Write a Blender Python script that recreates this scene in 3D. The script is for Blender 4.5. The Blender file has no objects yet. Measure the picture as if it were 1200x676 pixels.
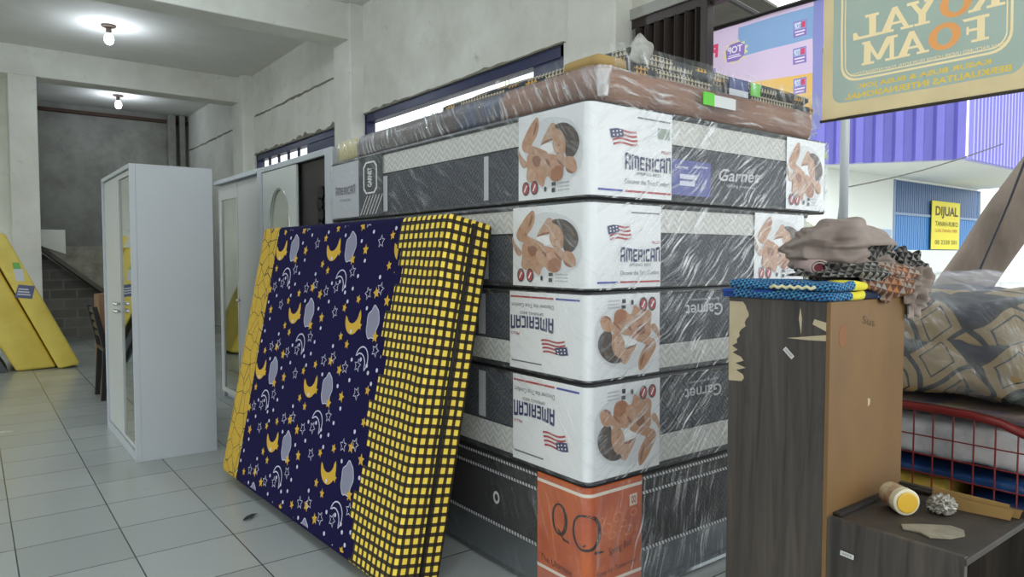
import bpy, bmesh, math, random
from mathutils import Vector, Matrix, noise, Euler
random.seed(7)
SC = bpy.context.scene
COL = SC.collection
pi = math.pi

# ------------------------------------------------------------------ camera
CAM_H = 1.27
yaw, pit = math.radians(37.5), math.atan(38 / 827)
Fv = Vector((math.sin(yaw) * math.cos(pit), math.cos(yaw) * math.cos(pit), -math.sin(pit)))
Rv = Vector((math.cos(yaw), -math.sin(yaw), 0))
Uv = Rv.cross(Fv)
cd = bpy.data.cameras.new('camera')
cam = bpy.data.objects.new('camera', cd)
COL.objects.link(cam)
m3 = Matrix((Rv, Uv, -Fv)).transposed()
cam.matrix_world = Matrix.Translation((0, 0, CAM_H)) @ m3.to_4x4()
cd.sensor_width = 36
cd.lens = 827 / 1200 * 36
cd.clip_start = .05
cd.clip_end = 300
SC.camera = cam

# ------------------------------------------------------------------ exposure, sky, light portals
SC.view_settings.view_transform = 'Standard'
SC.view_settings.look = 'None'
SC.view_settings.gamma = 1
SC.view_settings.use_curve_mapping = False
SC.view_settings.exposure = 0.06
SC.cycles.use_denoising = True
SC.cycles.max_bounces = 8
SC.cycles.diffuse_bounces = 5
SC.cycles.transparent_max_bounces = 16
SC.cycles.sample_clamp_indirect = 6
SC.cycles.caustics_reflective = False
SC.cycles.caustics_refractive = False
SKY_STRENGTH = 2.6
w = bpy.data.worlds.new('overcast_sky')
SC.world = w
w.use_nodes = True
wn = w.node_tree
wn.nodes.clear()
wo = wn.nodes.new('ShaderNodeOutputWorld')
wb = wn.nodes.new('ShaderNodeBackground')
wb.inputs['Strength'].default_value = SKY_STRENGTH
tc = wn.nodes.new('ShaderNodeTexCoord')
sx = wn.nodes.new('ShaderNodeSeparateXYZ')
rp = wn.nodes.new('ShaderNodeValToRGB')
rp.color_ramp.elements[0].position = .45
rp.color_ramp.elements[0].color = (.30, .31, .30, 1)
rp.color_ramp.elements[1].position = .55
rp.color_ramp.elements[1].color = (.93, .98, 1.0, 1)
mp = wn.nodes.new('ShaderNodeMapRange')
mp.inputs[1].default_value = -1
mp.inputs[2].default_value = 1
wn.links.new(tc.outputs['Generated'], sx.inputs[0])
wn.links.new(sx.outputs['Z'], mp.inputs[0])
wn.links.new(mp.outputs[0], rp.inputs[0])
wn.links.new(rp.outputs[0], wb.inputs['Color'])
wn.links.new(wb.outputs[0], wo.inputs[0])


def portal(loc, rot, sx_, sy_):
    d = bpy.data.lights.new('sky_portal', 'AREA')
    d.shape = 'RECTANGLE'
    d.size, d.size_y = sx_, sy_
    d.cycles.is_portal = True
    o = bpy.data.objects.new('sky_portal', d)
    o.location = loc
    o.rotation_euler = rot
    COL.objects.link(o)


portal((3.62, .4, 1.4), (0, math.radians(90), 0), 2.9, 5.6)
portal((-5.02, 5.75, 1.45), (0, math.radians(-90), 0), 2.9, 9.5)
portal((-.7, -2.45, 2.0), (math.radians(90), 0, 0), 8.4, 4.0)


sun_d = bpy.data.lights.new('hazy_sun', 'SUN')
sun_d.energy = 2.4
sun_d.angle = math.radians(12)
sun_d.color = (1, .98, .93)
sun_o = bpy.data.objects.new('hazy_sun', sun_d)
sun_o.rotation_euler = Vector((.10, -.50, .86)).to_track_quat('Z', 'Y').to_euler()
COL.objects.link(sun_o)


# ------------------------------------------------------------------ material helpers
def lin(c):
    return c / 12.92 if c <= .04045 else ((c + .055) / 1.055) ** 2.4


def hx(s):
    if isinstance(s, tuple):
        return s
    s = s.lstrip('#')
    return tuple(lin(int(s[i:i + 2], 16) / 255) for i in (0, 2, 4))


def N(nt, typ, **kw):
    n = nt.nodes.new('ShaderNode' + typ)
    for k, v in kw.items():
        if k.startswith('i_'):
            key = k[2:]
            key = int(key) if key.isdigit() else key.replace('_', ' ')
            if isinstance(v, bpy.types.NodeSocket):
                nt.links.new(v, n.inputs[key])
            else:
                n.inputs[key].default_value = v
        else:
            setattr(n, k, v)
    return n


def math_n(nt, op, a, b=0.0):
    n = nt.nodes.new('ShaderNodeMath')
    n.operation = op
    for i, v in enumerate((a, b)):
        if isinstance(v, bpy.types.NodeSocket):
            nt.links.new(v, n.inputs[i])
        else:
            n.inputs[i].default_value = v
    return n.outputs[0]


def mix_c(nt, f, a, b):
    n = nt.nodes.new('ShaderNodeMix')
    n.data_type = 'RGBA'
    for key, v in ((0, f), (6, a), (7, b)):
        if isinstance(v, bpy.types.NodeSocket):
            nt.links.new(v, n.inputs[key])
        elif key == 0:
            n.inputs[0].default_value = v
        else:
            n.inputs[key].default_value = (*hx(v), 1)
    return n.outputs[2]


def base_mat(name, rough=.6, metal=0.0, spec=.5):
    m = bpy.data.materials.new(name)
    m.use_nodes = True
    nt = m.node_tree
    b = nt.nodes['Principled BSDF']
    b.inputs['Roughness'].default_value = rough
    b.inputs['Metallic'].default_value = metal
    b.inputs['Specular IOR Level'].default_value = spec
    return m, nt, b


def obj_co(nt, scale=(1, 1, 1), rot=(0, 0, 0)):
    t = N(nt, 'TexCoord')
    mpn = N(nt, 'Mapping', i_Vector=t.outputs['Object'])
    mpn.inputs['Scale'].default_value = scale
    mpn.inputs['Rotation'].default_value = rot
    return mpn.outputs[0]


def M(name, col, rough=.6, metal=0.0, var=0.0, vs=4.0, col2=None, bump=0.0, bs=60.0, stretch=(1, 1, 1), spec=.5, emit=None, es=1.0):
    m, nt, b = base_mat(name, rough, metal, spec)
    b.inputs['Base Color'].default_value = (*hx(col), 1)
    co = None
    if var > 0 or col2:
        co = obj_co(nt, stretch)
        nz = N(nt, 'TexNoise', i_Vector=co, i_Scale=vs, i_Detail=6.0, i_Roughness=.6)
        f = N(nt, 'MapRange', i_Value=nz.outputs[0])
        f.inputs[1].default_value = .35
        f.inputs[2].default_value = .68
        c2 = hx(col2) if col2 else tuple(x * (1 - var) for x in hx(col))
        nt.links.new(mix_c(nt, f.outputs[0], hx(col), c2), b.inputs['Base Color'])
    if bump > 0:
        co = co or obj_co(nt, stretch)
        nb = N(nt, 'TexNoise', i_Vector=co, i_Scale=bs, i_Detail=4.0)
        bp = N(nt, 'Bump', i_Height=nb.outputs[0], i_Strength=bump, i_Distance=.01)
        nt.links.new(bp.outputs[0], b.inputs['Normal'])
    if emit:
        b.inputs['Emission Color'].default_value = (*hx(emit), 1)
        b.inputs['Emission Strength'].default_value = es
    return m


def film(name, streak=.5, ang=-.9, clear=.08, tint=(.9, .93, .95), dens=26.0):
    """thin clear plastic sheet: mostly see-through, with white glare streaks painted in along its creases"""
    m = bpy.data.materials.new(name)
    m.use_nodes = True
    nt = m.node_tree
    nt.nodes.clear()
    out = N(nt, 'OutputMaterial')
    t = N(nt, 'TexCoord')
    s = N(nt, 'SeparateXYZ', i_Vector=t.outputs['Object'])
    a = math_n(nt, 'SUBTRACT', s.outputs[0], s.outputs[1])
    c_, s_ = math.cos(ang), math.sin(ang)
    nz0 = N(nt, 'TexNoise', i_Vector=t.outputs['Object'], i_Scale=3.0, i_Detail=2.0)
    wob = math_n(nt, 'MULTIPLY', nz0.outputs[0], .13)
    p = math_n(nt, 'ADD', math_n(nt, 'ADD', math_n(nt, 'MULTIPLY', a, c_), math_n(nt, 'MULTIPLY', s.outputs[2], s_)), wob)
    q = math_n(nt, 'SUBTRACT', math_n(nt, 'MULTIPLY', s.outputs[2], c_), math_n(nt, 'MULTIPLY', a, s_))
    cb = N(nt, 'CombineXYZ', i_X=math_n(nt, 'MULTIPLY', p, dens), i_Y=math_n(nt, 'MULTIPLY', q, 2.5))
    nz = N(nt, 'TexNoise', i_Vector=cb.outputs[0], i_Scale=2.0, i_Detail=5.0, i_Roughness=.62)
    big = N(nt, 'TexNoise', i_Vector=t.outputs['Object'], i_Scale=4.0, i_Detail=1.0)
    mr = N(nt, 'MapRange', i_Value=nz.outputs[0])
    mr.inputs[1].default_value = .51
    mr.inputs[2].default_value = .66
    mb = N(nt, 'MapRange', i_Value=big.outputs[0])
    mb.inputs[1].default_value = .38
    mb.inputs[2].default_value = .6
    mb.inputs[3].default_value = .25
    k = math_n(nt, 'MULTIPLY', math_n(nt, 'MULTIPLY', mr.outputs[0], streak), mb.outputs[0])
    fac = math_n(nt, 'ADD', k, clear)
    bp = N(nt, 'Bump', i_Height=nz.outputs[0], i_Strength=.9, i_Distance=.02)
    gl = N(nt, 'BsdfGlossy', i_Roughness=.22)
    gl.inputs['Color'].default_value = (*tint, 1)
    nt.links.new(bp.outputs[0], gl.inputs['Normal'])
    df = N(nt, 'BsdfDiffuse')
    df.inputs['Color'].default_value = (*tint, 1)
    mx0 = N(nt, 'MixShader', i_0=.45)
    nt.links.new(gl.outputs[0], mx0.inputs[1])
    nt.links.new(df.outputs[0], mx0.inputs[2])
    tr = N(nt, 'BsdfTransparent')
    mx = N(nt, 'MixShader', i_0=fac)
    nt.links.new(tr.outputs[0], mx.inputs[1])
    nt.links.new(mx0.outputs[0], mx.inputs[2])
    nt.links.new(mx.outputs[0], out.inputs[0])
    return m


def plaster(name, col, col2, crack='#8b8578', rough=.85, vs=1.3, amt=.5):
    m, nt, b = base_mat(name, rough)
    co = obj_co(nt)
    n1 = N(nt, 'TexNoise', i_Vector=co, i_Scale=vs, i_Detail=7.0, i_Roughness=.65)
    f = N(nt, 'MapRange', i_Value=n1.outputs[0])
    f.inputs[1].default_value = .36
    f.inputs[2].default_value = .68
    c = mix_c(nt, f.outputs[0], col, col2)
    n2 = N(nt, 'TexNoise', i_Vector=co, i_Scale=vs * 6, i_Detail=5.0, i_Roughness=.7)
    g = N(nt, 'MapRange', i_Value=n2.outputs[0])
    g.inputs[1].default_value = .62
    g.inputs[2].default_value = .78
    c = mix_c(nt, math_n(nt, 'MULTIPLY', g.outputs[0], amt), c, crack)
    nt.links.new(c, b.inputs['Base Color'])
    bp = N(nt, 'Bump', i_Height=n2.outputs[0], i_Strength=.25, i_Distance=.01)
    nt.links.new(bp.outputs[0], b.inputs['Normal'])
    return m


# ------------------------------------------------------------------ object helpers
ORG = {}


def empty(name, loc, label, cat, group=None, rot=None):
    o = bpy.data.objects.new(name, None)
    COL.objects.link(o)
    o.empty_display_size = .1
    o.location = loc
    if rot:
        o.rotation_euler = rot
    ORG[o.name] = Vector(loc) if rot is None else None
    tag(o, label, cat, group)
    return o


def tag(o, label, cat, group=None, kind=None):
    if label:
        o['label'] = label
    if cat:
        o['category'] = cat
    if group:
        o['group'] = group
    if kind:
        o['kind'] = kind
    return o


class MB:
    def __init__(s):
        s.v, s.f, s.m = [], [], []

    def add(s, vs, fs, m=0):
        k = len(s.v)
        s.v += [Vector(p) for p in vs]
        for f in fs:
            s.f.append(tuple(k + i for i in f))
            s.m.append(m)
        return s

    def box(s, a, b, m=0):
        x0, y0, z0 = a
        x1, y1, z1 = b
        return s.add([(x0, y0, z0), (x1, y0, z0), (x1, y1, z0), (x0, y1, z0), (x0, y0, z1), (x1, y0, z1), (x1, y1, z1), (x0, y1, z1)],
                     [(0, 3, 2, 1), (4, 5, 6, 7), (0, 1, 5, 4), (1, 2, 6, 5), (2, 3, 7, 6), (3, 0, 4, 7)], m)

    def tube(s, pts, r, m=0, n=8, cap=True):
        pts = [Vector(p) for p in pts]
        rr = r if isinstance(r, (list, tuple)) else [r] * len(pts)
        k = len(s.v)
        prev = None
        for i, p in enumerate(pts):
            d = (pts[min(i + 1, len(pts) - 1)] - pts[max(i - 1, 0)]).normalized()
            u = d.orthogonal().normalized() if prev is None else (prev - d * prev.dot(d)).normalized()
            prev = u
            vv = d.cross(u)
            for j in range(n):
                a = 2 * pi * j / n
                s.v.append(p + (u * math.cos(a) + vv * math.sin(a)) * rr[i])
        for i in range(len(pts) - 1):
            for j in range(n):
                a, b = k + i * n + j, k + i * n + (j + 1) % n
                s.f.append((a, b, b + n, a + n))
                s.m.append(m)
        if cap:
            s.f.append(tuple(k + j for j in range(n))[::-1])
            s.m.append(m)
            e = k + (len(pts) - 1) * n
            s.f.append(tuple(e + j for j in range(n)))
            s.m.append(m)
        return s

    def prism(s, poly, axis, a, b, m=0):
        """poly: 2D points; extruded between a and b along axis ('x','y','z')"""
        def P(p, t):
            return {'x': (t, p[0], p[1]), 'y': (p[0], t, p[1]), 'z': (p[0], p[1], t)}[axis]
        n = len(poly)
        vs = [P(p, a) for p in poly] + [P(p, b) for p in poly]
        fs = [tuple(range(n)), tuple(range(2 * n - 1, n - 1, -1))]
        fs += [(i, (i + 1) % n, n + (i + 1) % n, n + i) for i in range(n)]
        return s.add(vs, fs, m)

    def poly(s, pts, m=0):
        return s.add(pts, [tuple(range(len(pts)))], m)

    def build(s, name, mats, parent=None, smooth=False, bevel=0, local=False, origin=None, seg=2, fix=True):
        me = bpy.data.meshes.new(name)
        off = Vector((0, 0, 0))
        if parent is not None and not local:
            off = ORG[parent.name]
        if origin is not None:
            off = Vector(origin)
        me.from_pydata([p - off for p in s.v], [], s.f)
        for mt in (mats if isinstance(mats, (list, tuple)) else [mats]):
            me.materials.append(mt)
        me.polygons.foreach_set('material_index', s.m)
        if fix:
            bm = bmesh.new()
            bm.from_mesh(me)
            bmesh.ops.recalc_face_normals(bm, faces=bm.faces)
            bm.to_mesh(me)
            bm.free()
        if smooth:
            me.polygons.foreach_set('use_smooth', [True] * len(me.polygons))
        me.update()
        o = bpy.data.objects.new(name, me)
        COL.objects.link(o)
        if parent is not None:
            o.parent = parent
            ORG[o.name] = ORG.get(parent.name)
        else:
            o.location = off
            ORG[o.name] = off.copy()
        if bevel:
            b = o.modifiers.new('bevel', 'BEVEL')
            b.width = bevel
            b.segments = seg
            b.limit_method = 'ANGLE'
        return o


def struct(name, mb, mats, **k):
    o = mb.build(name, mats, **k)
    if not k.get('parent'):
        o['kind'] = 'structure'
    return o


_tc = {}


def text_poly(body, bold=.0):
    key = (body, bold)
    if key in _tc:
        return _tc[key]
    c = bpy.data.curves.new('t', 'FONT')
    c.body = body
    c.offset = bold
    c.resolution_u = 3
    o = bpy.data.objects.new('t', c)
    COL.objects.link(o)
    bpy.context.view_layer.update()
    dg = bpy.context.evaluated_depsgraph_get()
    me = bpy.data.meshes.new_from_object(o.evaluated_get(dg))
    vs = [(v.co.x, v.co.y) for v in me.vertices]
    fs = [tuple(p.vertices) for p in me.polygons]
    bpy.data.objects.remove(o)
    bpy.data.curves.remove(c)
    bpy.data.meshes.remove(me)
    x0, x1 = min(p[0] for p in vs), max(p[0] for p in vs)
    y0, y1 = min(p[1] for p in vs), max(p[1] for p in vs)
    vs = [((x - x0) / (x1 - x0), (y - y0) / (y1 - y0)) for x, y in vs]
    _tc[key] = (vs, fs)
    return _tc[key]


def put_text(mb, fn, body, u0, u1, v0, v1, m=0, bold=.02, lift=.0012, warp=None):
    vs, fs = text_poly(body, bold)
    out = []
    for x, y in vs:
        if warp:
            x, y = warp(x, y)
        out.append(fn(u0 + (u1 - u0) * x, v0 + (v1 - v0) * y, lift))
    mb.add(out, fs, m)


def ellipse(cx, cy, rx, ry, n=16, a0=0, a1=2 * pi):
    return [(cx + rx * math.cos(a0 + (a1 - a0) * i / n), cy + ry * math.sin(a0 + (a1 - a0) * i / n)) for i in range(n)]


def ring_faces(mb, fn, outer, inner, lift, m):
    n = len(outer)
    mb.add([fn(*p, lift) for p in outer] + [fn(*p, lift) for p in inner],
           [(i, (i + 1) % n, n + (i + 1) % n, n + i) for i in range(n)], m)


# ------------------------------------------------------------------ shared materials
wall_m = plaster('wall_plaster', '#e8e9e0', '#cbcbc0', '#9a9484', vs=.9, amt=.6)
ceil_m = plaster('ceiling_plaster', '#e2e2dd', '#d2d2cc', '#b8b6ac', vs=.8, amt=.25)
cement = plaster('bare_cement', '#a9aaa2', '#85847d', '#655f58', vs=1.6, amt=.7)
beam_m = plaster('beam_paint', '#ebece4', '#d4d3ca', '#9c8871', vs=1.1, amt=.5)
navy_frame = M('navy_frame_paint', '#20264f', .35)
black_m = M('black_binding', '#101216', .5)
white_lam = M('white_laminate', '#b7bdc3', .3, var=.04, vs=2)
chrome = M('chrome', '#d8d8d8', .15, 1.0)
dark_void = M('dark_board', '#1a1613', .7)


def floor_mat():
    m, nt, b = base_mat('floor_tiles', .2)
    t = N(nt, 'TexCoord')
    s = N(nt, 'SeparateXYZ', i_Vector=t.outputs['Object'])
    ju = math_n(nt, 'PINGPONG', math_n(nt, 'SUBTRACT', s.outputs[0], .12), .2)
    jv = math_n(nt, 'PINGPONG', math_n(nt, 'SUBTRACT', s.outputs[1], .09), .2)
    j = math_n(nt, 'MINIMUM', ju, jv)
    line = math_n(nt, 'LESS_THAN', j, .0028)
    cx_ = N(nt, 'CombineXYZ', i_X=math_n(nt, 'FLOOR', math_n(nt, 'DIVIDE', math_n(nt, 'SUBTRACT', s.outputs[0], .12), .4)),
            i_Y=math_n(nt, 'FLOOR', math_n(nt, 'DIVIDE', math_n(nt, 'SUBTRACT', s.outputs[1], .09), .4)))
    wn_ = N(nt, 'TexWhiteNoise', i_Vector=cx_.outputs[0])
    c = mix_c(nt, wn_.outputs[0], '#9fa5a3', '#abb0ae')
    co = obj_co(nt, (1, 3, 1))
    n1 = N(nt, 'TexNoise', i_Vector=co, i_Scale=5.0, i_Detail=8.0, i_Roughness=.7)
    f = N(nt, 'MapRange', i_Value=n1.outputs[0])
    f.inputs[1].default_value = .58
    f.inputs[2].default_value = .75
    c = mix_c(nt, math_n(nt, 'MULTIPLY', f.outputs[0], .35), c, '#8f9594')
    c = mix_c(nt, line, c, '#3b3c3a')
    nt.links.new(c, b.inputs['Base Color'])
    n2 = N(nt, 'TexNoise', i_Vector=obj_co(nt), i_Scale=2.5, i_Detail=4.0)
    r = N(nt, 'MapRange', i_Value=n2.outputs[0])
    r.inputs[3].default_value = .12
    r.inputs[4].default_value = .34
    nt.links.new(r.outputs[0], b.inputs['Roughness'])
    return m


# ------------------------------------------------------------------ room shell
XW = 3.6
struct('floor', MB().box((-5, -2.5, -.15), (XW, 15.6, 0)), floor_mat())
struct('ceiling', MB().box((-5, -2.5, 4.1), (XW + .15, 15.7, 4.3)), ceil_m)

wr = MB()
Y1, Y2 = 3.62, 15.6
ops = [(4.05, 7.49, 2.30, 2.875), (7.98, 11.32, 2.30, 2.85)]
y = Y1
for (a, b, z0, z1) in ops:
    wr.box((XW, y, 0), (XW + .15, a, 4.1))
    wr.box((XW, a, 0), (XW + .15, b, z0))
    wr.box((XW, a, z1), (XW + .15, b, 4.1))
    y = b
wr.box((XW, y, 0), (XW + .15, Y2, 4.1))
struct('wall_right', wr, wall_m)
struct('wall_header', MB().box((XW, -2.5, 2.9), (XW + .15, 3.62, 4.1)), wall_m)
wl = MB().box((-5.15, -2.5, 0), (-5, 1.0, 4.1)).box((-5.15, 1.0, 2.9), (-5, 10.5, 4.1)).box((-5.15, 10.5, 0), (-5, 15.6, 4.1))  # wide gap out of view, added to let daylight brighten the room
struct('wall_left', wl, wall_m)
struct('trim_12', MB().box((-5.15, 5.6, 0), (-5, 5.9, 2.9)), beam_m)
struct('wall_back', MB().box((-5, 15.6, 0), (XW + .15, 15.75, 4.1)), cement)
struct('wall_inner', MB().box((-5, 11.95, 0), (.77, 12.1, 4.1)), wall_m)
struct('wall_side', MB().box((.62, 12.1, 0), (.77, 15.6, 4.1)), cement)

# beams across and pillars on the right wall
for i, yb in enumerate((3.66, 7.50, 11.62)):
    struct('trim_%d' % (i + 1), MB().box((-5, yb, 3.70), (XW, yb + .36, 4.1)), beam_m, bevel=.012)
for i, (ya, yb) in enumerate(((3.36, 3.84), (7.46, 7.92), (11.4, 11.94))):
    struct('trim_%d' % (i + 4), MB().box((3.44, ya, 0), (XW + .02, yb, 4.1)), beam_m, bevel=.012)
struct('trim_7', MB().box((.46, 11.6, 0), (.78, 11.95, 3.70)), beam_m, bevel=.01)
struct('trim_8', MB().box((XW - .02, -2.5, 2.86), (XW + .17, 3.36, 2.93)), M('grey_lintel', '#a9aaa4', .8))
# cement edge left raw around the window heads, crack line above
rag = MB()
for (a, b, z0, z1) in ops:
    n = 40
    top = [(a + (b - a) * i / n, z1 + .012 + (.10 if a > 6 else .045) * abs(noise.noise(Vector((i * .37, a, 2))))) for i in range(n + 1)]
    rag.prism([(a - .03, z1), *top, (b + .03, z1)][::-1], 'x', XW - .006, XW + .01)
for (ya, yb, z) in ((8.0, 11.3, 3.46), (12.1, 15.5, 3.42)):
    n = 30
    rag.prism([(ya + (yb - ya) * i / n, z + .02 * noise.noise(Vector((i * .9, z, 0)))) for i in range(n + 1)] +
              [(yb - (yb - ya) * i / n, z - .018 - .03 * abs(noise.noise(Vector((i * .5, 3, z))))) for i in range(n + 1)], 'x', XW - .005, XW + .01)
struct('trim_9', rag, plaster('raw_cement_edge', '#8b887b', '#6e6a5c', '#55503f', vs=6))
struct('trim_10', MB().box((.78, 15.5, 3.93), (3.6, 15.6, 3.99)), M('brown_cornice', '#5a4336', .8, var=.4))
struct('trim_11', MB().box((3.2, 15.4, 0), (3.34, 15.6, 4.1)).box((3.42, 15.42, 0), (3.52, 15.6, 4.1)), cement, bevel=.01)


def window(k, a, b, z0, z1, bars, pa, pb):
    glass = bpy.data.materials.new('window_glass')
    glass.use_nodes = True
    nt = glass.node_tree
    nt.nodes.clear()
    out = N(nt, 'OutputMaterial')
    g = N(nt, 'BsdfGlossy', i_Roughness=.03)
    t = N(nt, 'BsdfTransparent')
    mx = N(nt, 'MixShader', i_0=.12)
    nt.links.new(t.outputs[0], mx.inputs[1])
    nt.links.new(g.outputs[0], mx.inputs[2])
    nt.links.new(mx.outputs[0], out.inputs[0])
    f = MB()
    x0, x1 = XW + .02, XW + .13
    f.box((x0, a, z1 - .09), (x1, b, z1)).box((x0, a, z0), (x1, b, z0 + .06))
    f.box((x0, a, z0), (x1, a + .06, z1)).box((x0, b - .06, z0), (x1, b, z1))
    for q in bars:
        f.box((x0 + .05, q - .012, z0), (x1 - .02, q + .012, z1))
    fo = struct('window_%d' % k, f, navy_frame, bevel=.004)
    MB().box((XW + .09, a + .06, z0 + .06), (XW + .095, b - .06, z1 - .09)).build('pane', glass, fo)
    if pa:
        MB().box((x0 + .01, a + .06, z0 + .06), (XW + .085, pa, z1 - .06)).build('shutter_panel', navy_frame, fo, bevel=.004)
    if pb:
        MB().box((x0 + .01, pb, z0 + .06), (XW + .085, b - .06, z1 - .06)).build('shutter_panel', navy_frame, fo, bevel=.004)


window(1, *ops[0], [], 4.45, None)
window(2, *ops[1], [9.7, 10.1, 10.5, 10.9], 9.25, None)

# ------------------------------------------------------------------ mattress stack
RC = .024
X0, YF = 1.689, 1.768     # the corner of the stack nearest the camera


def peri(x0, y0, r, s, off):
    L = pi * r / 2
    if s < -L / 2:
        return x0 - off, y0 + r + (-s - L / 2)
    if s > L / 2:
        return x0 + r + (s - L / 2), y0 - off
    a = math.radians(225) + s / L * pi / 2
    return x0 + r + math.cos(a) * (r + off), y0 + r + math.sin(a) * (r + off)


def rrect(x0, x1, y0, y1, r, off, n=6):
    pts = []
    for cx_, cy_, a in ((x1 - r, y1 - r, 0), (x0 + r, y1 - r, 90), (x0 + r, y0 + r, 180), (x1 - r, y0 + r, 270)):
        for i in range(n + 1):
            t = math.radians(a + 90 * i / n)
            pts.append((cx_ + math.cos(t) * (r + off), cy_ + math.sin(t) * (r + off)))
    # add intermediate points on the straight runs so the sides can waver
    out = []
    for i, p in enumerate(pts):
        q = pts[(i + 1) % len(pts)]
        d = math.hypot(q[0] - p[0], q[1] - p[1])
        k = max(1, int(d / .12))
        for j in range(k):
            out.append((p[0] + (q[0] - p[0]) * j / k, p[1] + (q[1] - p[1]) * j / k))
    return out


def slab(mb, x0, x1, y0, y1, rings, r=RC, wav=.0015, sd=0.0):
    """rings: (z, outward offset, material of the band above)"""
    loops = []
    for (z, off, mt) in rings:
        lp = []
        for (px_, py_) in rrect(x0, x1, y0, y1, r, off):
            g = wav * noise.noise(Vector((px_ * 3, py_ * 3, z * 6 + sd)))
            dx, dy = px_ - (x0 + x1) / 2, py_ - (y0 + y1) / 2
            d = math.hypot(dx, dy)
            lp.append((px_ + dx / d * g, py_ + dy / d * g, z))
        loops.append(lp)
    n = len(loops[0])
    vs = [p for lp in loops for p in lp]
    for i in range(len(loops) - 1):
        fs = [(i * n + j, i * n + (j + 1) % n, (i + 1) * n + (j + 1) % n, (i + 1) * n + j) for j in range(n)]
        if i == 0:
            base = len(mb.v)
            mb.add(vs, fs, rings[0][2])
        else:
            for f in fs:
                mb.f.append(tuple(base + t for t in f))
                mb.m.append(rings[i][2])
    mb.f.append(tuple(base + j for j in range(n))[::-1])
    mb.m.append(rings[0][2])
    e = base + (len(loops) - 1) * n
    mb.f.append(tuple(e + j for j in range(n)))
    mb.m.append(rings[-1][2])
    return mb


def quilt_mat(name, col, col2, pat='zig', strength=.5):
    m, nt, b = base_mat(name, .75)
    t = N(nt, 'TexCoord')
    s = N(nt, 'SeparateXYZ', i_Vector=t.outputs['Object'])
    a = math_n(nt, 'SUBTRACT', s.outputs[0], s.outputs[1])
    z = s.outputs[2]
    if pat == 'zig':
        # stepped maze-like quilting: stripes that switch direction cell by cell
        p = .045
        u = math_n(nt, 'DIVIDE', a, p)
        v = math_n(nt, 'DIVIDE', z, p)
        ck = math_n(nt, 'MODULO', math_n(nt, 'ADD', math_n(nt, 'FLOOR', u), math_n(nt, 'ADD', math_n(nt, 'FLOOR', v), 200)), 2)
        d1 = math_n(nt, 'PINGPONG', math_n(nt, 'MULTIPLY', math_n(nt, 'ADD', u, v), 4), 1)
        d2 = math_n(nt, 'PINGPONG', math_n(nt, 'MULTIPLY', math_n(nt, 'SUBTRACT', u, v), 4), 1)
        ca = math_n(nt, 'MULTIPLY', ck, d1)
        cb = math_n(nt, 'MULTIPLY', math_n(nt, 'SUBTRACT', 1, ck), d2)
        h = math_n(nt, 'ADD', ca, cb)
    else:
        p = .03
        u = math_n(nt, 'DIVIDE', a, p)
        v = math_n(nt, 'DIVIDE', z, p)
        h = math_n(nt, 'PINGPONG', math_n(nt, 'ADD', v, math_n(nt, 'PINGPONG', u, 1)), .5)
        h = math_n(nt, 'MULTIPLY', h, 2)
    nt.links.new(mix_c(nt, h, col2, col), b.inputs['Base Color'])
    bp = N(nt, 'Bump', i_Height=h, i_Strength=strength, i_Distance=.004)
    nt.links.new(bp.outputs[0], b.inputs['Normal'])
    return m


dark_quilt = quilt_mat('dark_quilted_side', '#474b55', '#24272e')
white_quilt = quilt_mat('white_quilted_side', '#d6d6d2', '#bdbdb8', 'chev')
top_cloth = M('white_top_cloth', '#d8d8d4', .8)
label_paper = M('printed_plastic_label', '#e6e8ea', .28, var=.03, vs=6)
ink_navy = M('ink_navy', '#1f2159', .4)
ink_blue = M('ink_blue', '#2a3a9a', .4)
ink_red = M('ink_red', '#a8323a', .4)
ink_grey = M('ink_grey', '#66676b', .4)
ink_black = M('ink_black', '#1d1b1c', .4)
ink_white = M('ink_white', '#e9e9ea', .4)
skin_a = M('print_skin_light', '#c4a085', .4, col2='#a98065', vs=40)
skin_b = M('print_skin_warm', '#ad7e5c', .4, col2='#c0967a', vs=40)
skin_c = M('print_skin_dark', '#8a5a42', .4)
hair_m = M('print_hair', '#4c3c33', .4, col2='#2b2220', vs=90, stretch=(1, 1, 3))
sheet_sh = M('print_sheet_shadow', '#d2d5d8', .35)
wrap_r = film('clear_plastic_wrap', .85, -.9, .08, dens=36)
wrap_l = film('clear_plastic_wrap_left', .30, 1.0, .07, dens=18)


def nrm(pts, L=30, R=545, T0=68, T1=12, B0=645, B1=640):
    out = []
    for x, y in pts:
        u = (x - L) / (R - L)
        t = T0 + (T1 - T0) * u
        b = B0 + (B1 - B0) * u
        out.append((u * 1.1 / (1.1 * u + 1 - u), 1 - (y - t) / (b - t)))
    return out


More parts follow.
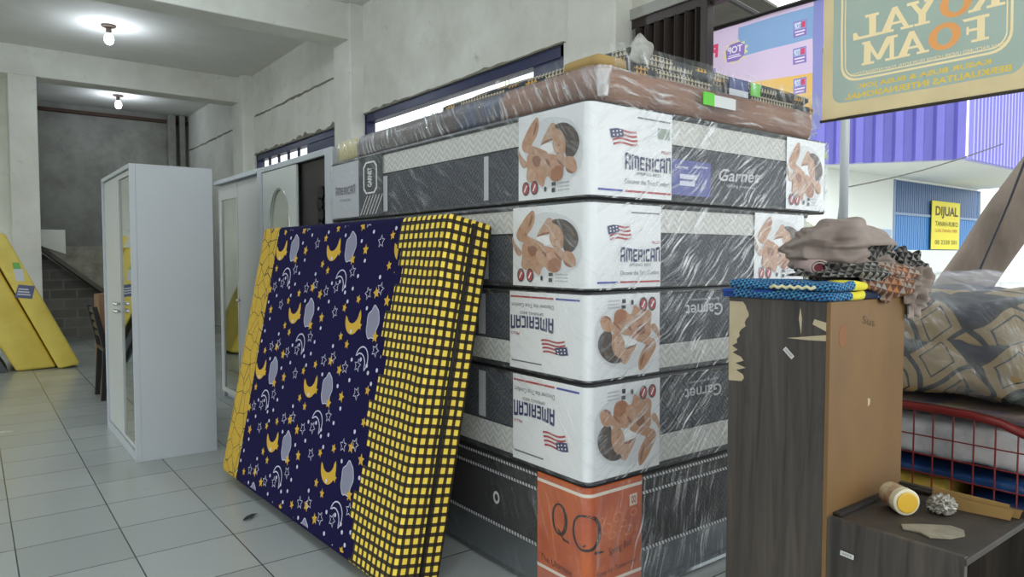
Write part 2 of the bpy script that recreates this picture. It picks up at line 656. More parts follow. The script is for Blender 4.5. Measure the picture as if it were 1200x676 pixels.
PORTRAIT = [
    ('sheet', [(120, 420), (60, 300), (90, 180), (230, 90), (330, 90), (460, 130), (530, 260), (530, 420), (470, 520), (300, 580), (100, 560)]),
    ('skin_b', [(180, 72), (194, 118), (188, 175), (164, 225), (136, 262), (126, 304), (92, 322), (58, 294), (56, 248), (84, 195), (118, 138), (148, 100)]),
    ('skin_c', [(172, 100), (180, 130), (168, 180), (140, 220), (150, 170)]),
    ('skin_c', [(122, 250), (138, 266), (128, 292), (104, 302), (92, 284)]),
    ('skin_a', [(288, 122), (332, 146), (376, 188), (384, 236), (330, 244), (290, 252), (240, 266), (202, 286), (222, 228), (256, 178)]),
    ('skin_c', [(215, 262), (260, 240), (300, 236), (300, 250), (250, 262), (208, 280)]),
    ('white', [(196, 286), (240, 262), (300, 268), (326, 310), (286, 338), (232, 318)]),
    ('skin_b', [(108, 256), (150, 276), (220, 306), (266, 330), (244, 350), (170, 344), (104, 326), (76, 300)]),
    ('skin_a', [(322, 198), (384, 190), (408, 262), (408, 336), (384, 362), (336, 356), (306, 318), (294, 262)]),
    ('skin_b', [(370, 210), (396, 230), (404, 300), (392, 348), (372, 330), (384, 280)]),
    ('skin_c', [(334, 288), (348, 282), (362, 288), (348, 294)]),
    ('skin_c', [(334, 334), (352, 338), (350, 346), (334, 344)]),
    ('hair', [(312, 150), (366, 134), (424, 146), (478, 192), (506, 250), (508, 304), (486, 352), (452, 384), (410, 382), (396, 340), (404, 284), (388, 222), (360, 184), (326, 172)]),
    ('hair2', [(380, 160), (430, 170), (470, 220), (484, 280), (460, 250), (420, 200)]),
    ('skin_b', [(396, 368), (458, 372), (486, 418), (492, 462), (468, 494), (416, 476), (392, 430)]),
    ('skin_c', [(400, 440), (440, 470), (470, 484), (450, 492), (410, 474)]),
    ('skin_b', [(104, 322), (150, 344), (230, 338), (320, 344), (380, 396), (390, 440), (376, 506), (330, 538), (286, 520), (268, 490), (244, 500), (232, 572), (196, 540), (170, 520), (128, 530), (90, 500), (104, 430), (98, 376)]),
    ('skin_c', [(140, 346), (206, 342), (216, 400), (172, 430), (144, 392)]),
    ('skin_a', [(196, 376), (252, 380), (274, 430), (262, 492), (216, 466)]),
    ('skin_a', [(98, 436), (132, 424), (170, 448), (166, 514), (126, 530), (94, 502)]),
    ('skin_c', [(236, 368), (274, 380), (284, 428), (264, 416)]),
    ('skin_a', [(330, 340), (384, 350), (416, 400), (408, 446), (368, 424), (322, 368)]),
    ('skin_c', [(330, 372), (360, 400), (396, 440), (380, 444), (346, 408)]),
    ('skin_d', [(294, 440), (340, 420), (380, 442), (386, 490), (364, 530), (318, 536), (284, 508)]),
    ('skin_a', [(282, 390), (316, 388), (330, 430), (300, 448), (280, 430)]),
    ('skin_a', [(26, 262), (50, 338), (98, 384), (102, 412), (74, 426), (50, 392), (30, 330)]),
]


def chaikin(pts, it=2):
    for _ in range(it):
        o_ = []
        for i, p in enumerate(pts):
            q = pts[(i + 1) % len(pts)]
            o_ += [(p[0] * .75 + q[0] * .25, p[1] * .75 + q[1] * .25), (p[0] * .25 + q[0] * .75, p[1] * .25 + q[1] * .75)]
        pts = o_
    return pts


PM = {'sheet': 6, 'skin_a': 7, 'skin_b': 8, 'skin_c': 9, 'hair': 10, 'white': 11, 'hair2': 12, 'skin_d': 13}
LABEL_MATS = [label_paper, ink_navy, ink_blue, ink_red, ink_grey, ink_black, sheet_sh, skin_a, skin_b, skin_c, hair_m, ink_white, M('print_hair_light', '#6b5a4e', .4, col2='#4b3c33', vs=60), M('print_skin_amber', '#a86f48', .4, col2='#8f5a3a', vs=40)]


def put_portrait(g, fn, u0, u1, h):
    for i, (k, pts) in enumerate(PORTRAIT):
        g.poly([fn(u0 + (u1 - u0) * u, h * v, .0010 + .0001 * i) for u, v in nrm(chaikin(pts))], PM[k])
    w_ = u1 - u0
    for c in (.13, .27):
        e = ellipse(u0 + w_ * c, h * .135, .021, .026, 20)
        g.poly([fn(*p, .0034) for p in e], 5)
        g.poly([fn(*p, .0038) for p in ellipse(u0 + w_ * c, h * .135, .017, .021, 20)], 3)
        g.poly([fn(*p, .0042) for p in [(u0 + w_ * c - .010, h * .10), (u0 + w_ * c - .004, h * .095), (u0 + w_ * c + .010, h * .17), (u0 + w_ * c + .004, h * .175)]], 11)
    g.poly([fn(*p, .0036) for p in ellipse(u0 + w_ * .44, h * .105, .007, .010, 10)], 5)
    for a, b, c, d in ((.54, .59, .06, .11), (.54, .60, .135, .175)):
        g.poly([fn(*p, .0036) for p in ((u0 + w_ * a, h * c), (u0 + w_ * b, h * c), (u0 + w_ * b, h * d), (u0 + w_ * a, h * d))], 5)
    for q in (.075, .115, .155):
        put_text(g, fn, 'spring bed system', u0 + w_ * .63, u0 + w_ * .80, h * (q - .012), h * (q + .016), 4, 0, .0036)


def arch(x, y):
    # letters taller toward both ends, like the arched word on the label
    k = .80 + .20 * (2 * x - 1) ** 2
    return x, y * k


BLOCK = {
    'A': (1.0, [(0, 0, .28, .92), (.70, 0, .98, .92), (.10, .80, .88, 1), (.2, .30, .78, .48)]),
    'M': (1.35, [(0, 0, .21, 1), (.40, .12, .60, .95), (.79, 0, 1, .92), (0, .80, .92, 1)]),
    'E': (.88, [(0, .08, .30, .92), (.10, .80, .95, 1), (.2, .40, .85, .58), (.10, 0, .95, .2)]),
    'R': (1.0, [(0, 0, .28, 1), (.2, .80, .90, 1), (.68, .5, .96, .92), (.2, .36, .90, .54), (.64, 0, .94, .40)]),
    'I': (.34, [(.05, 0, .95, 1)]),
    'C': (.88, [(0, .08, .30, .92), (.10, .80, .98, 1), (.10, 0, .98, .2)]),
    'N': (.98, [(0, 0, .28, 1), (.2, .80, .88, 1), (.68, 0, .96, .92)]),
}


def put_block(g, fn, word, u0, u1, v0, v1, m, lift, warp):
    gap = .17
    tot = sum(BLOCK[c][0] for c in word) + gap * (len(word) - 1)
    x = 0
    for c in word:
        w_, rs = BLOCK[c]
        for k, (a, b, c2, d) in enumerate(rs):
            ps = [(a, b), (c2, b), (c2, d), (a, d)]
            out = []
            for p, q in ps:
                xx, yy = warp((x + p * w_) / tot, q)
                out.append(fn(u0 + (u1 - u0) * xx, v0 + (v1 - v0) * yy, lift + .0001 * k))
            g.poly(out, m)
        x += w_ + gap


def put_brand(g, fn, u0, u1, h, gf):
    w_ = u1 - u0
    U = lambda a: u0 + w_ * a
    put_block(g, fn, 'AMERICAN', U(.36), U(.985), h * .31, h * .50, 1, .0015, arch)
    put_text(g, fn, 'PILLO', U(.85), U(.98), h * .53, h * .565, 3, .01, .0016)
    put_text(g, fn, 'SPRING BED', U(.50), U(.84), h * .255, h * .29, 4, .0, .0015)
    put_text(g, fn, 'Discover the True Comfort', U(.36), U(.97), h * .15, h * .205, 4, .0, .0015)
    for a, b, m in ((.02, .33, 2), (.36, .985, 3)):
        g.poly([fn(*p, .0014) for p in ((U(a), h * .055), (U(b), h * .055), (U(b), h * .078), (U(a), h * .078))], m)
    g.poly([fn(*p, .0014) for p in ((U(.52), h * .895), (U(.97), h * .895), (U(.97), h * .912), (U(.52), h * .912))], 4)
    # waving flag
    F0, F1, b0, tt = .18, .50, .56, .72

    def fl(a, b, lift):
        yy = b0 + (tt - b0) * b + .035 * a + .016 * math.sin(a * 5.5)
        return fn(U(F0 + (F1 - F0) * a + .03 * (1 - b)), h * yy, lift)
    for i in range(7):
        if i % 2 == 0:
            for k in range(8):
                a0, a1 = k / 8, (k + 1) / 8
                lo, hi = i / 7, (i + 1) / 7
                if i >= 4 and a1 <= .44:
                    continue
                gf.poly([fl(a0, lo, .0016), fl(a1, lo, .0016), fl(a1, hi, .0016), fl(a0, hi, .0016)], 3)
    gf.poly([fl(-.05, .5, .002), fl(.2, .42, .002), fl(.45, .5, .002), fl(.45, 1, .002), fl(.2, 1.05, .002), fl(-.05, 1.1, .002)], 1)
    for a, b in ((.06, .65), (.2, .6), (.34, .65), (.06, .88), (.2, .85), (.34, .88)):
        gf.poly([fl(a + .03 * math.cos(t * 2 * pi / 8), b + .06 * math.sin(t * 2 * pi / 8), .0024) for t in range(8)], 11)


def strip(mb, x0, y0, r, s0, s1, za, zb, off, m=0):
    L = pi * r / 2
    ss = [s0, s1] + [k * L / 8 for k in range(-4, 5)] + [s0 + (s1 - s0) * k / 12 for k in range(13)]
    ss = sorted({round(s, 5) for s in ss if s0 <= s <= s1})
    vs, fs = [], []
    for s in ss:
        px_, py_ = peri(x0, y0, r, s, off)
        vs += [(px_, py_, za), (px_, py_, zb)]
    for i in range(len(ss) - 1):
        fs.append((2 * i, 2 * i + 2, 2 * i + 3, 2 * i + 1))
    return mb.add(vs, fs, m)


def shell(x0, x1, y0, y1, z0, z1, off, wrinkle, sd):
    """clear plastic round a mattress: a loose skin with fine creases"""
    mb = MB()
    rings = []
    n = 7
    for i in range(n + 1):
        t = i / n
        rings.append((z0 + (z1 - z0) * t, off + .003 * math.sin(pi * t), 0))
    slab(mb, x0, x1, y0, y1, rings, RC, wrinkle, sd)
    mb.f, mb.m = mb.f[:-2], mb.m[:-2]      # open top and bottom, where the layers press together
    return mb


def american(label, z0, z1, x1, y1, upside, la, lb, sd, far=None):
    o = empty('spring_mattress', ((X0 + x1) / 2, (YF + y1) / 2, z0), label, 'mattress', 'wrapped spring mattresses in the tall stack')
    h = z1 - z0
    g = .022 / h
    R = [(0, .001, 0), (g * .5, .007, 0), (g, .003, 0)]
    if upside:
        R += [(g + .001, .0, 1), (.34, .002, 1), (.345, -.003, 0), (.36, -.003, 0), (.365, .001, 2), (.65, .004, 2), (1 - g - .001, 0, 2)]
    else:
        R += [(g + .001, .0, 2), (.35, .004, 2), (.635, .001, 2), (.64, -.003, 0), (.655, -.003, 0), (.66, .002, 1), (1 - g - .001, 0, 1)]
    R += [(1 - g, .003, 0), (1 - g * .5, .007, 0), (1, .001, 0)]
    mats_ = [black_m, white_quilt, dark_quilt]
    b = MB()
    slab(b, X0, x1, YF, y1, [(z0 + t * h, o_, m) for t, o_, m in R], sd=sd)
    body = b.build('mattress_body', mats_, o)
    # white tape border panels and handles on the left side (dark band)
    za, zb = (z0 + h * .385, z1 - .03) if upside else (z0 + .03, z0 + h * .615)
    tape_m = M('white_tape', '#b9bcc0', .6)
    for (s0, s1) in ((-.61, -.578), (-1.50, -1.455)) if not upside else ((-.65, -.60),):
        tp = MB()
        strip(tp, X0, YF, RC, s0, s1, za, zb, .0055, 0)
        tp.build('handle_tape', tape_m, o)
    # printed label sheet folded round the near corner
    lz0, lz1 = {1: (.479, .812), 2: (.836, 1.134), 3: (1.157, 1.455), 4: (1.481, 1.798)}[sd]
    lh = lz1 - lz0
    lab = MB()
    strip(lab, X0, YF, RC, -la, lb, lz0, lz1, .0085, 0)

    def fn(s, t, lift):
        if upside:
            s, t = -s, lh - t
        px_, py_ = peri(X0, YF, RC, s, .0085 + lift)
        return (px_, py_, lz0 + t)
    sheet = lab.build('label_sheet', LABEL_MATS, o)
    g1, g2, g3 = MB(), MB(), MB()
    if upside:
        put_portrait(g1, fn, -lb, -.008, lh)
        put_brand(g2, fn, .02, la, lh, g3)
    else:
        put_portrait(g1, fn, -la, -.008, lh)
        put_brand(g2, fn, .02, lb, lh, g3)
    g1.build('printed_photo', LABEL_MATS, sheet, fix=False)
    g2.build('printed_lettering', LABEL_MATS, sheet, fix=False)
    g3.build('printed_flag', LABEL_MATS, sheet, fix=False)
    if far:
        # second label sheet near the other end of the right side
        f0, f1 = far
        fm = MB()
        strip(fm, X0, YF, RC, f0 - X0, f1 - X0, lz0, lz1, .0085, 0)
        fo = fm.build('label_sheet', LABEL_MATS, o)
        fg = MB()

        def fn2(s, t, lift):
            px_, py_ = peri(X0, YF, RC, s, .0085 + lift)
            return (px_, py_, lz0 + t)
        put_portrait(fg, fn2, f0 - X0, f1 - X0, lh)
        fg.build('printed_photo', LABEL_MATS, fo, fix=False)
    # maker name in white on the dark band of the right side
    gn = MB()

    def fn3(s, t, lift):
        px_, py_ = peri(X0, YF, RC, s, .005 + lift)
        return (px_, py_, z0 + t)
    if upside:
        put_text(gn, lambda u, v, l: fn3(.745 - u, h * .80 - v, l), 'Garnet', 0, .235, 0, .05, 0, .015)
        put_text(gn, lambda u, v, l: fn3(.72 - u, h * .88 - v, l), 'spring mattress', 0, .18, 0, .014, 0, .0)
    elif sd == 4:
        put_text(gn, lambda u, v, l: fn3(.70 + u + .3 * v, h * .31 + v + .03 * u, l), 'Garnet', 0, .28, 0, .05, 0, .015)
        put_text(gn, lambda u, v, l: fn3(.76 + u, h * .24 + v, l), 'spring mattress', 0, .2, 0, .015, 0, .0)
    if gn.v:
        gn.build('maker_lettering', M('ink_silver', '#b4b7bb', .4), body, fix=False)
    if sd == 4:
        # grey far-end label, dark emblem panel with curved white lines, blue sticker
        fa = MB()
        strip(fa, X0, YF, RC, -2.13, -1.78, lz0 + .004, lz1 - .01, .0085, 0)
        strip(fa, X0, YF, RC, -1.78, -1.50, lz0 + .004, lz1 - .006, .0088, 1)
        fo = fa.build('end_label_sheet', [M('grey_label', '#b9bcc2', .3), M('dark_label', '#2a2c33', .3), ink_grey, ink_white], o)
        fg = MB()
        f4 = lambda s, t, lift: (*peri(X0, YF, RC, s, .0092 + lift), lz0 + t)
        put_block(fg, f4, 'AMERICAN', -2.08, -1.82, lh * .42, lh * .58, 2, .001, arch)
        put_text(fg, f4, 'SPRING BED', -2.02, -1.88, lh * .3, lh * .34, 2, 0, .001)
        oct_ = [(-1.72, .45), (-1.72, .82), (-1.69, .9), (-1.59, .9), (-1.56, .82), (-1.56, .45), (-1.59, .37), (-1.69, .37)]
        oc2 = [(-1.64 + (a + 1.64) * .84, .635 + (b - .635) * .9) for a, b in oct_]
        ring_faces(fg, f4, [(a, lh * b) for a, b in oct_], [(a, lh * b) for a, b in oc2], .001, 3)
        put_text(fg, lambda u, v, l: f4(-1.62 - v, lh * (.48 + u), l), 'GARNET', 0, .32, 0, .05, 3, .03, .001)
        for k in range(6):
            a = -1.76 + k * .035
            fg.poly([f4(p, lh * q, .001) for p, q in ((a, .03), (a + .008, .03), (a + .09, .34), (a + .082, .34))], 3)
        fg.build('printed_emblem', [ink_grey, ink_grey, M('ink_midgrey', '#6b6e76', .4), ink_white], fo, fix=False)
        st = MB()
        strip(st, X0, YF, RC, .415, .65, z0 + .035, z0 + .17, .010, 0)
        so = st.build('blue_sticker', M('blue_sticker', '#39418f', .35), o)
        sg = MB()
        f5 = lambda s, t, lift: (*peri(X0, YF, RC, s, .0105 + lift), z0 + t)
        put_text(sg, f5, 'Garnet', .43, .51, .135, .15, 0, .02, .0008)
        put_text(sg, f5, 'spring', .55, .63, .14, .156, 0, .02, .0008)
        for (a, b, c, d) in ((.46, .56, .098, .116), (.46, .55, .072, .09)):
            sg.poly([f5(p, q, .0008) for p, q in ((a, c), (b, c), (b, d), (a, d))], 0)
        sg.build('sticker_print', M('sticker_white', '#c9cbe0', .4), so, fix=False)
        fl_ = MB()
        for q, c in ((.262, 0), (.268, 1)):
            pass
        strip(fl_, X0, YF, RC, .335, .40, z0 + .235, z0 + .275, .0105, 0)
        fl_.build('certificate_print', M('certificate_grey', '#8d9a90', .4), sheet)
    sh = shell(X0, x1, YF, y1, z0 + .006, z1 - .006, .0165, .0035, sd * 3.1)
    wr_ = MB()
    wr_.v, wr_.f, wr_.m = sh.v, sh.f, sh.m
    for i, f in enumerate(wr_.f):
        c = sum((wr_.v[k] for k in f), Vector()) / len(f)
        wr_.m[i] = 0 if c.x > X0 + .02 else 1
    wr_.build('plastic_wrap', [wrap_r, wrap_l], o, smooth=True)
    return o


def qq_bed():
    x1, y1, h = 3.24, 3.85, .462
    o = empty('spring_mattress', ((X0 + x1) / 2, (YF + y1) / 2, 0), 'thick black spring mattress with orange corner label, at the very bottom of the stack', 'mattress')
    blk = quilt_mat('black_quilted_side', '#1d191b', '#131113', 'zig', .3)
    gloss = M('glossy_grey_vinyl', '#7d8488', .1, .75)

    def trim_mat():
        m, nt, b = base_mat('beaded_white_piping', .5)
        t = N(nt, 'TexCoord')
        s = N(nt, 'SeparateXYZ', i_Vector=t.outputs['Object'])
        a = math_n(nt, 'SUBTRACT', s.outputs[0], s.outputs[1])
        f = math_n(nt, 'GREATER_THAN', math_n(nt, 'FRACT', math_n(nt, 'DIVIDE', math_n(nt, 'ADD', a, math_n(nt, 'MULTIPLY', s.outputs[2], .6)), .018)), .45)
        nt.links.new(mix_c(nt, f, '#222226', '#c9c9cc'), b.inputs['Base Color'])
        return m
    R = [(.001, .0, 2), (.012, .008, 2), (.024, .004, 2), (.15, .0, 2), (.170, .0, 0), (.37, .006, 0), (.392, .0, 0), (.44, .0, 0), (.450, .006, 0), (h, .002, 0)]
    b = MB()
    slab(b, X0, x1, YF, y1, [(a, c, d) for a, c, d in R], sd=9)
    body = b.build('mattress_body', [blk, blk, gloss], o)
    for z in (.170, .385, .440):
        t = MB()
        slab(t, X0, x1, YF, y1, [(z - .005, .003, 0), (z - .003, .0085, 0), (z + .003, .0085, 0), (z + .005, .003, 0)], wav=0)
        t.build('piping', trim_mat(), o)
    lab = MB()
    org = M('orange_label_print', '#c5622b', .35, col2='#a94a2c', vs=9)
    pink = M('salmon_label_print', '#b9664f', .35)
    la, lb = .255, .262
    for za, zb, m in ((.002, .100, 1), (.100, .112, 2), (.112, .425, 0), (.425, .437, 2), (.437, .460, 0)):
        strip(lab, X0, YF, RC, -la, lb, za, zb, .0115, m)
    sheet = lab.build('label_sheet', [org, pink, M('cream_stripe', '#ddd5c8', .4)], o)
    g = MB()
    f = lambda s, t, lift: (*peri(X0, YF, RC, s, .0115 + lift), t)

    def Q(cx_, cz, rx, rz):
        nonlocal g
        ring_faces(g, f, ellipse(cx_, cz, rx, rz, 32), ellipse(cx_ - .003, cz + .001, rx - .014, rz - .009, 32), .001, 0)
        pts = [(cx_ - rx * .4, cz - rz * .62), (cx_ - rx * .1, cz - rz * .75), (cx_ + rx * .45, cz - rz * 1.18), (cx_ + rx * 1.25, cz - rz * 1.22),
               (cx_ + rx * 1.2, cz - rz * 1.12), (cx_ + rx * .5, cz - rz * 1.02), (cx_, cz - rz * .62)]
        g.poly([f(*p, .0014) for p in pts], 0)
    dk_ink = M('ink_dark_brown', '#2a1713', .4)
    Q(-.127, .312, .043, .060)
    g.build('printed_letter', dk_ink, sheet, fix=False)
    g = MB()
    Q(-.004, .298, .055, .066)
    g.build('printed_letter', dk_ink, sheet, fix=False)
    g = MB()
    put_text(g, f, 'Spring Bed', .09, .205, .19, .225, 0, 0, .001, lambda x, y: (x, y + .35 * x))
    put_text(g, f, 'The Ultimate', -.235, -.06, .13, .155, 0, 0, .001, lambda x, y: (x, y - .3 * x))
    put_text(g, f, 'Sleep for Tomorrow', .03, .23, .128, .152, 0, 0, .001, lambda x, y: (x, y + .3 * x))
    g.build('printed_slogan', dk_ink, sheet, fix=False)
    sw = MB()
    for k in range(7):
        cx_, cz, r = .05 + .028 * k, .33 - .03 * (k % 3), .018 + .006 * (k % 2)
        ring_faces(sw, f, ellipse(cx_, cz, r, r * .8, 18)[:], ellipse(cx_, cz, r - .003, r * .8 - .003, 18), .0008, 0)
    sw.poly([f(*p, .0008) for p in ((.195, .355), (.235, .357), (.235, .40), (.195, .398))], 1)
    put_text(sw, f, 'QQ', .203, .227, .362, .392, 2, .03, .0016)
    sw.build('printed_swirls', [M('ink_gold', '#d78a45', .4), M('ink_pale', '#ddc9b8', .4), M('ink_rust', '#7d2b25', .4)], sheet, fix=False)
    v = MB()
    fv = lambda s, t, lift: (*peri(X0, YF, RC, s, .008 + lift), t)
    ring_faces(v, fv, ellipse(-.52, .285, .022, .026, 20), ellipse(-.52, .285, .012, .015, 20), .002, 0)
    v.build('air_vent', M('vent_white', '#d8d8d8', .4), o)
    hb = MB()
    hb.poly([fv(*p, .001) for p in ((.86, .33), (.90, .40), (.95, .33), (.905, .25))], 0)
    hb.build('red_emblem', M('dim_red', '#7a2f3c', .5, var=.4, vs=60), o, fix=False)
    sh = shell(X0, x1, YF, y1, .004, h - .004, .019, .003, 31)
    for i, fc in enumerate(sh.f):
        c = sum((sh.v[k] for k in fc), Vector()) / len(fc)
        sh.m[i] = 0 if c.x > X0 + .02 else 1
    sh.build('plastic_wrap', [film('clear_plastic_wrap_lower', .5, -.18, .08, dens=34), film('clear_plastic_wrap_lower_left', .10, .4, .05)], o, smooth=True)


qq_bed()
american('wrapped spring mattress with upside-down label, just above the black orange-labelled one', .464, .823, 3.20, 3.80, True, .41, .36, 1)
american('wrapped spring mattress with upside-down label, third layer up from the floor', .824, 1.145, 3.18, 3.82, True, .43, .355, 2)
american('wrapped spring mattress with upright label, fourth layer up from the floor', 1.1455, 1.467, 3.09, 3.84, False, .41, .357, 3, (2.646, 3.03))
american('wrapped spring mattress with blue sticker and upright label, topmost of the thick ones', 1.4675, 1.806, 3.235, 3.93, False, .375, .415, 4, (2.88, 3.20))


def foam_brown():
    x0, x1, y0, y1, z0, z1 = 1.745, 3.17, 1.79, 4.0, 1.808, 1.945
    o = empty('foam_mattress', (2.45, 2.9, z0), 'brown foam mattress in crinkled clear plastic lying flat on top of the spring mattresses', 'mattress')
    bm = M('brown_cotton_cover', '#966a50', .8, col2='#744c3b', vs=3, bump=.2)
    grey = M('grey_cotton_cover', '#6f6a66', .8, col2='#54453f', vs=5)
    nav = M('navy_cotton_cover', '#2f4468', .8, col2='#55412f', vs=7)
    b = MB()
    slab(b, x0, x1, y0, 3.74, [(z0, -.03, 0), (z0 + .015, -.006, 0), (z0 + .05, .004, 0), (z1 - .05, .004, 0), (z1 - .015, -.006, 0), (z1, -.03, 0)], r=.06, wav=.012)
    for i, f in enumerate(b.f):
        c = sum((b.v[k] for k in f), Vector()) / len(f)
        if c.x < x0 + .05 and len(f) == 4:
            b.m[i] = 0 if c.y < 2.3 else (2 if c.y < 2.85 else 1)
    b.build('mattress_body', [bm, grey, nav], o, smooth=True)
    e = MB()
    slab(e, x0, x1, 3.745, y1, [(z0, -.02, 0), (z0 + .012, -.004, 0), (z1 - .012, -.004, 0), (z1 - .001, -.02, 0)], r=.05, wav=.006)
    e.build('foam_end', M('cream_foam', '#c9bd82', .8), o, smooth=True)
    w_ = MB()
    slab(w_, x0, x1, y0, y1, [(z0 + .001, .0, 0), (z0 + .02, .018, 0), (z0 + .06, .024, 0), (z1 - .05, .022, 0), (z1 - .01, .012, 0), (z1 + .002, -.04, 0)], r=.06, wav=.022, sd=5)
    w_.f, w_.m = w_.f[:-2], w_.m[:-2]
    for i, f in enumerate(w_.f):
        c = sum((w_.v[k] for k in f), Vector()) / len(f)
        w_.m[i] = 1 if c.x < x0 + .05 else 0
    w_.build('plastic_wrap', [film('crinkled_plastic', .6, 1.50, .12, dens=26), film('crinkled_plastic_side', .8, .5, .16, dens=24)], o, smooth=True)
    k = MB()
    n, mring = 9, 14
    for i in range(n + 1):
        t = i / n
        for j in range(mring):
            a = 2 * pi * j / mring
            rr = .03 * (1 - .5 * t) * (1 + .25 * math.sin(a * 4 + t * 5))
            k.v.append(Vector((x0 + .012 + rr * math.cos(a), y0 + .0 + rr * math.sin(a) - .018, z1 - .02 - .10 * t)))
    for i in range(n):
        for j in range(mring):
            k.f.append((i * mring + j, i * mring + (j + 1) % mring, (i + 1) * mring + (j + 1) % mring, (i + 1) * mring + j))
            k.m.append(0)
    k.build('gathered_corner', film('gathered_plastic', .9, .0, .28, dens=30), o, smooth=True)
    s = MB()
    s.box((2.29, y0 - .034, z0 + .055), (2.36, y0 - .031, z0 + .105), 0).box((2.36, y0 - .034, z0 + .055), (2.50, y0 - .031, z0 + .10), 1)
    s.build('tag_sticker', [M('lime_tag', '#58c423', .5), M('white_tag', '#cfd3d3', .5)], o)


def patterned_mat():
    m, nt, b = base_mat('triangle_print_cotton', .75)
    t = N(nt, 'TexCoord')
    s = N(nt, 'SeparateXYZ', i_Vector=t.outputs['Object'])
    a = math_n(nt, 'SUBTRACT', s.outputs[0], s.outputs[1])
    u = math_n(nt, 'DIVIDE', a, .022)
    v = math_n(nt, 'DIVIDE', s.outputs[2], .018)
    fu = math_n(nt, 'ABSOLUTE', math_n(nt, 'SUBTRACT', math_n(nt, 'FRACT', u), .5))
    tri = math_n(nt, 'LESS_THAN', math_n(nt, 'MULTIPLY', fu, 2), math_n(nt, 'SUBTRACT', 1, math_n(nt, 'FRACT', v)))
    wv = math_n(nt, 'FRACT', math_n(nt, 'ADD', math_n(nt, 'DIVIDE', a, .62), math_n(nt, 'MULTIPLY', math_n(nt, 'FLOOR', math_n(nt, 'DIVIDE', s.outputs[2], .045)), .2)))
    zone = math_n(nt, 'GREATER_THAN', wv, .45)
    gold = math_n(nt, 'MULTIPLY', math_n(nt, 'GREATER_THAN', wv, .24), math_n(nt, 'LESS_THAN', wv, .36))
    c = mix_c(nt, math_n(nt, 'MULTIPLY', tri, zone), '#2b2e33', '#b3a98f')
    c = mix_c(nt, math_n(nt, 'MULTIPLY', tri, gold), c, '#c99a3a')
    nt.links.new(c, b.inputs['Base Color'])
    return m


def foam_patterned():
    o = empty('foam_mattress', (2.6, 2.6, 1.947), 'thin folded foam mattress with black and tan triangle print, topmost on the stack', 'mattress')
    pm = patterned_mat()

    def layer(x0, x1, y0, y1, za, zb, tilt, sd):
        b = MB()
        slab(b, x0, x1, y0, y1, [(za, -.02, 0), (za + .012, .0, 0), (zb - .012, .0, 0), (zb, -.02, 0)], r=.03, wav=.008, sd=sd)
        for p in b.v:
            p.z += (3.3 - p.x) * tilt * (1 if p.z > za + .02 else .0) + .006 * noise.noise(Vector((p.x * 4, p.y * 4, sd)))
        return b
    layer(1.86, 3.31, 1.87, 3.0, 1.955, 1.995, .010, 1).build('lower_fold', pm, o, smooth=True)
    layer(2.0, 3.30, 1.89, 2.95, 2.012, 2.05, .015, 4).build('upper_fold', pm, o, smooth=True)
    e = MB()
    slab(e, 1.82, 1.98, 1.86, 2.06, [(1.958, -.01, 0), (1.968, .005, 0), (1.998, .002, 0), (2.010, -.02, 0)], r=.03, wav=.01)
    e.build('ochre_end', M('ochre_cotton', '#a58b55', .8), o, smooth=True)
    k = MB()
    n, mr_ = 8, 12
    for i in range(n + 1):
        t = i / n
        for j in range(mr_):
            a = 2 * pi * j / mr_
            rr = .055 * math.sin(pi * (.12 + .8 * t)) * (1 + .22 * math.sin(3 * a + 7 * t))
            k.v.append(Vector((1.98 + .13 * t, 1.862 + rr * math.cos(a) * .6, 2.035 + rr * math.sin(a) + .03 * t)))
    for i in range(n):
        for j in range(mr_):
            k.f.append((i * mr_ + j, i * mr_ + (j + 1) % mr_, (i + 1) * mr_ + (j + 1) % mr_, (i + 1) * mr_ + j))
            k.m.append(0)
    k.build('taped_end', M('silver_grey_tape', '#b3b3ad', .4, col2='#8d8c84', vs=30, bump=.6, bs=40), o, smooth=True)
    s = MB()
    s.box((2.585, 1.848, 1.985), (2.72, 1.852, 2.032), 0).box((2.585, 1.848, 1.958), (2.72, 1.852, 1.985), 1).box((2.74, 1.848, 1.975), (2.81, 1.852, 2.03), 2)
    s.build('tag_sticker', [M('navy_tag', '#2d3d7d', .5), M('pale_tag', '#c5cad3', .5), M('lime_tag_b', '#58c423', .5)], o)
    w_ = MB()
    slab(w_, 1.90, 3.33, 1.84, 3.05, [(1.952, .0, 0), (1.98, .014, 0), (2.03, .014, 0), (2.06, -.01, 0)], r=.04, wav=.014, sd=8)
    w_.f, w_.m = w_.f[:-2], w_.m[:-2]
    w_.build('plastic_wrap', film('top_plastic', .55, .2, .08, dens=16), o, smooth=True)


foam_brown()
foam_patterned()


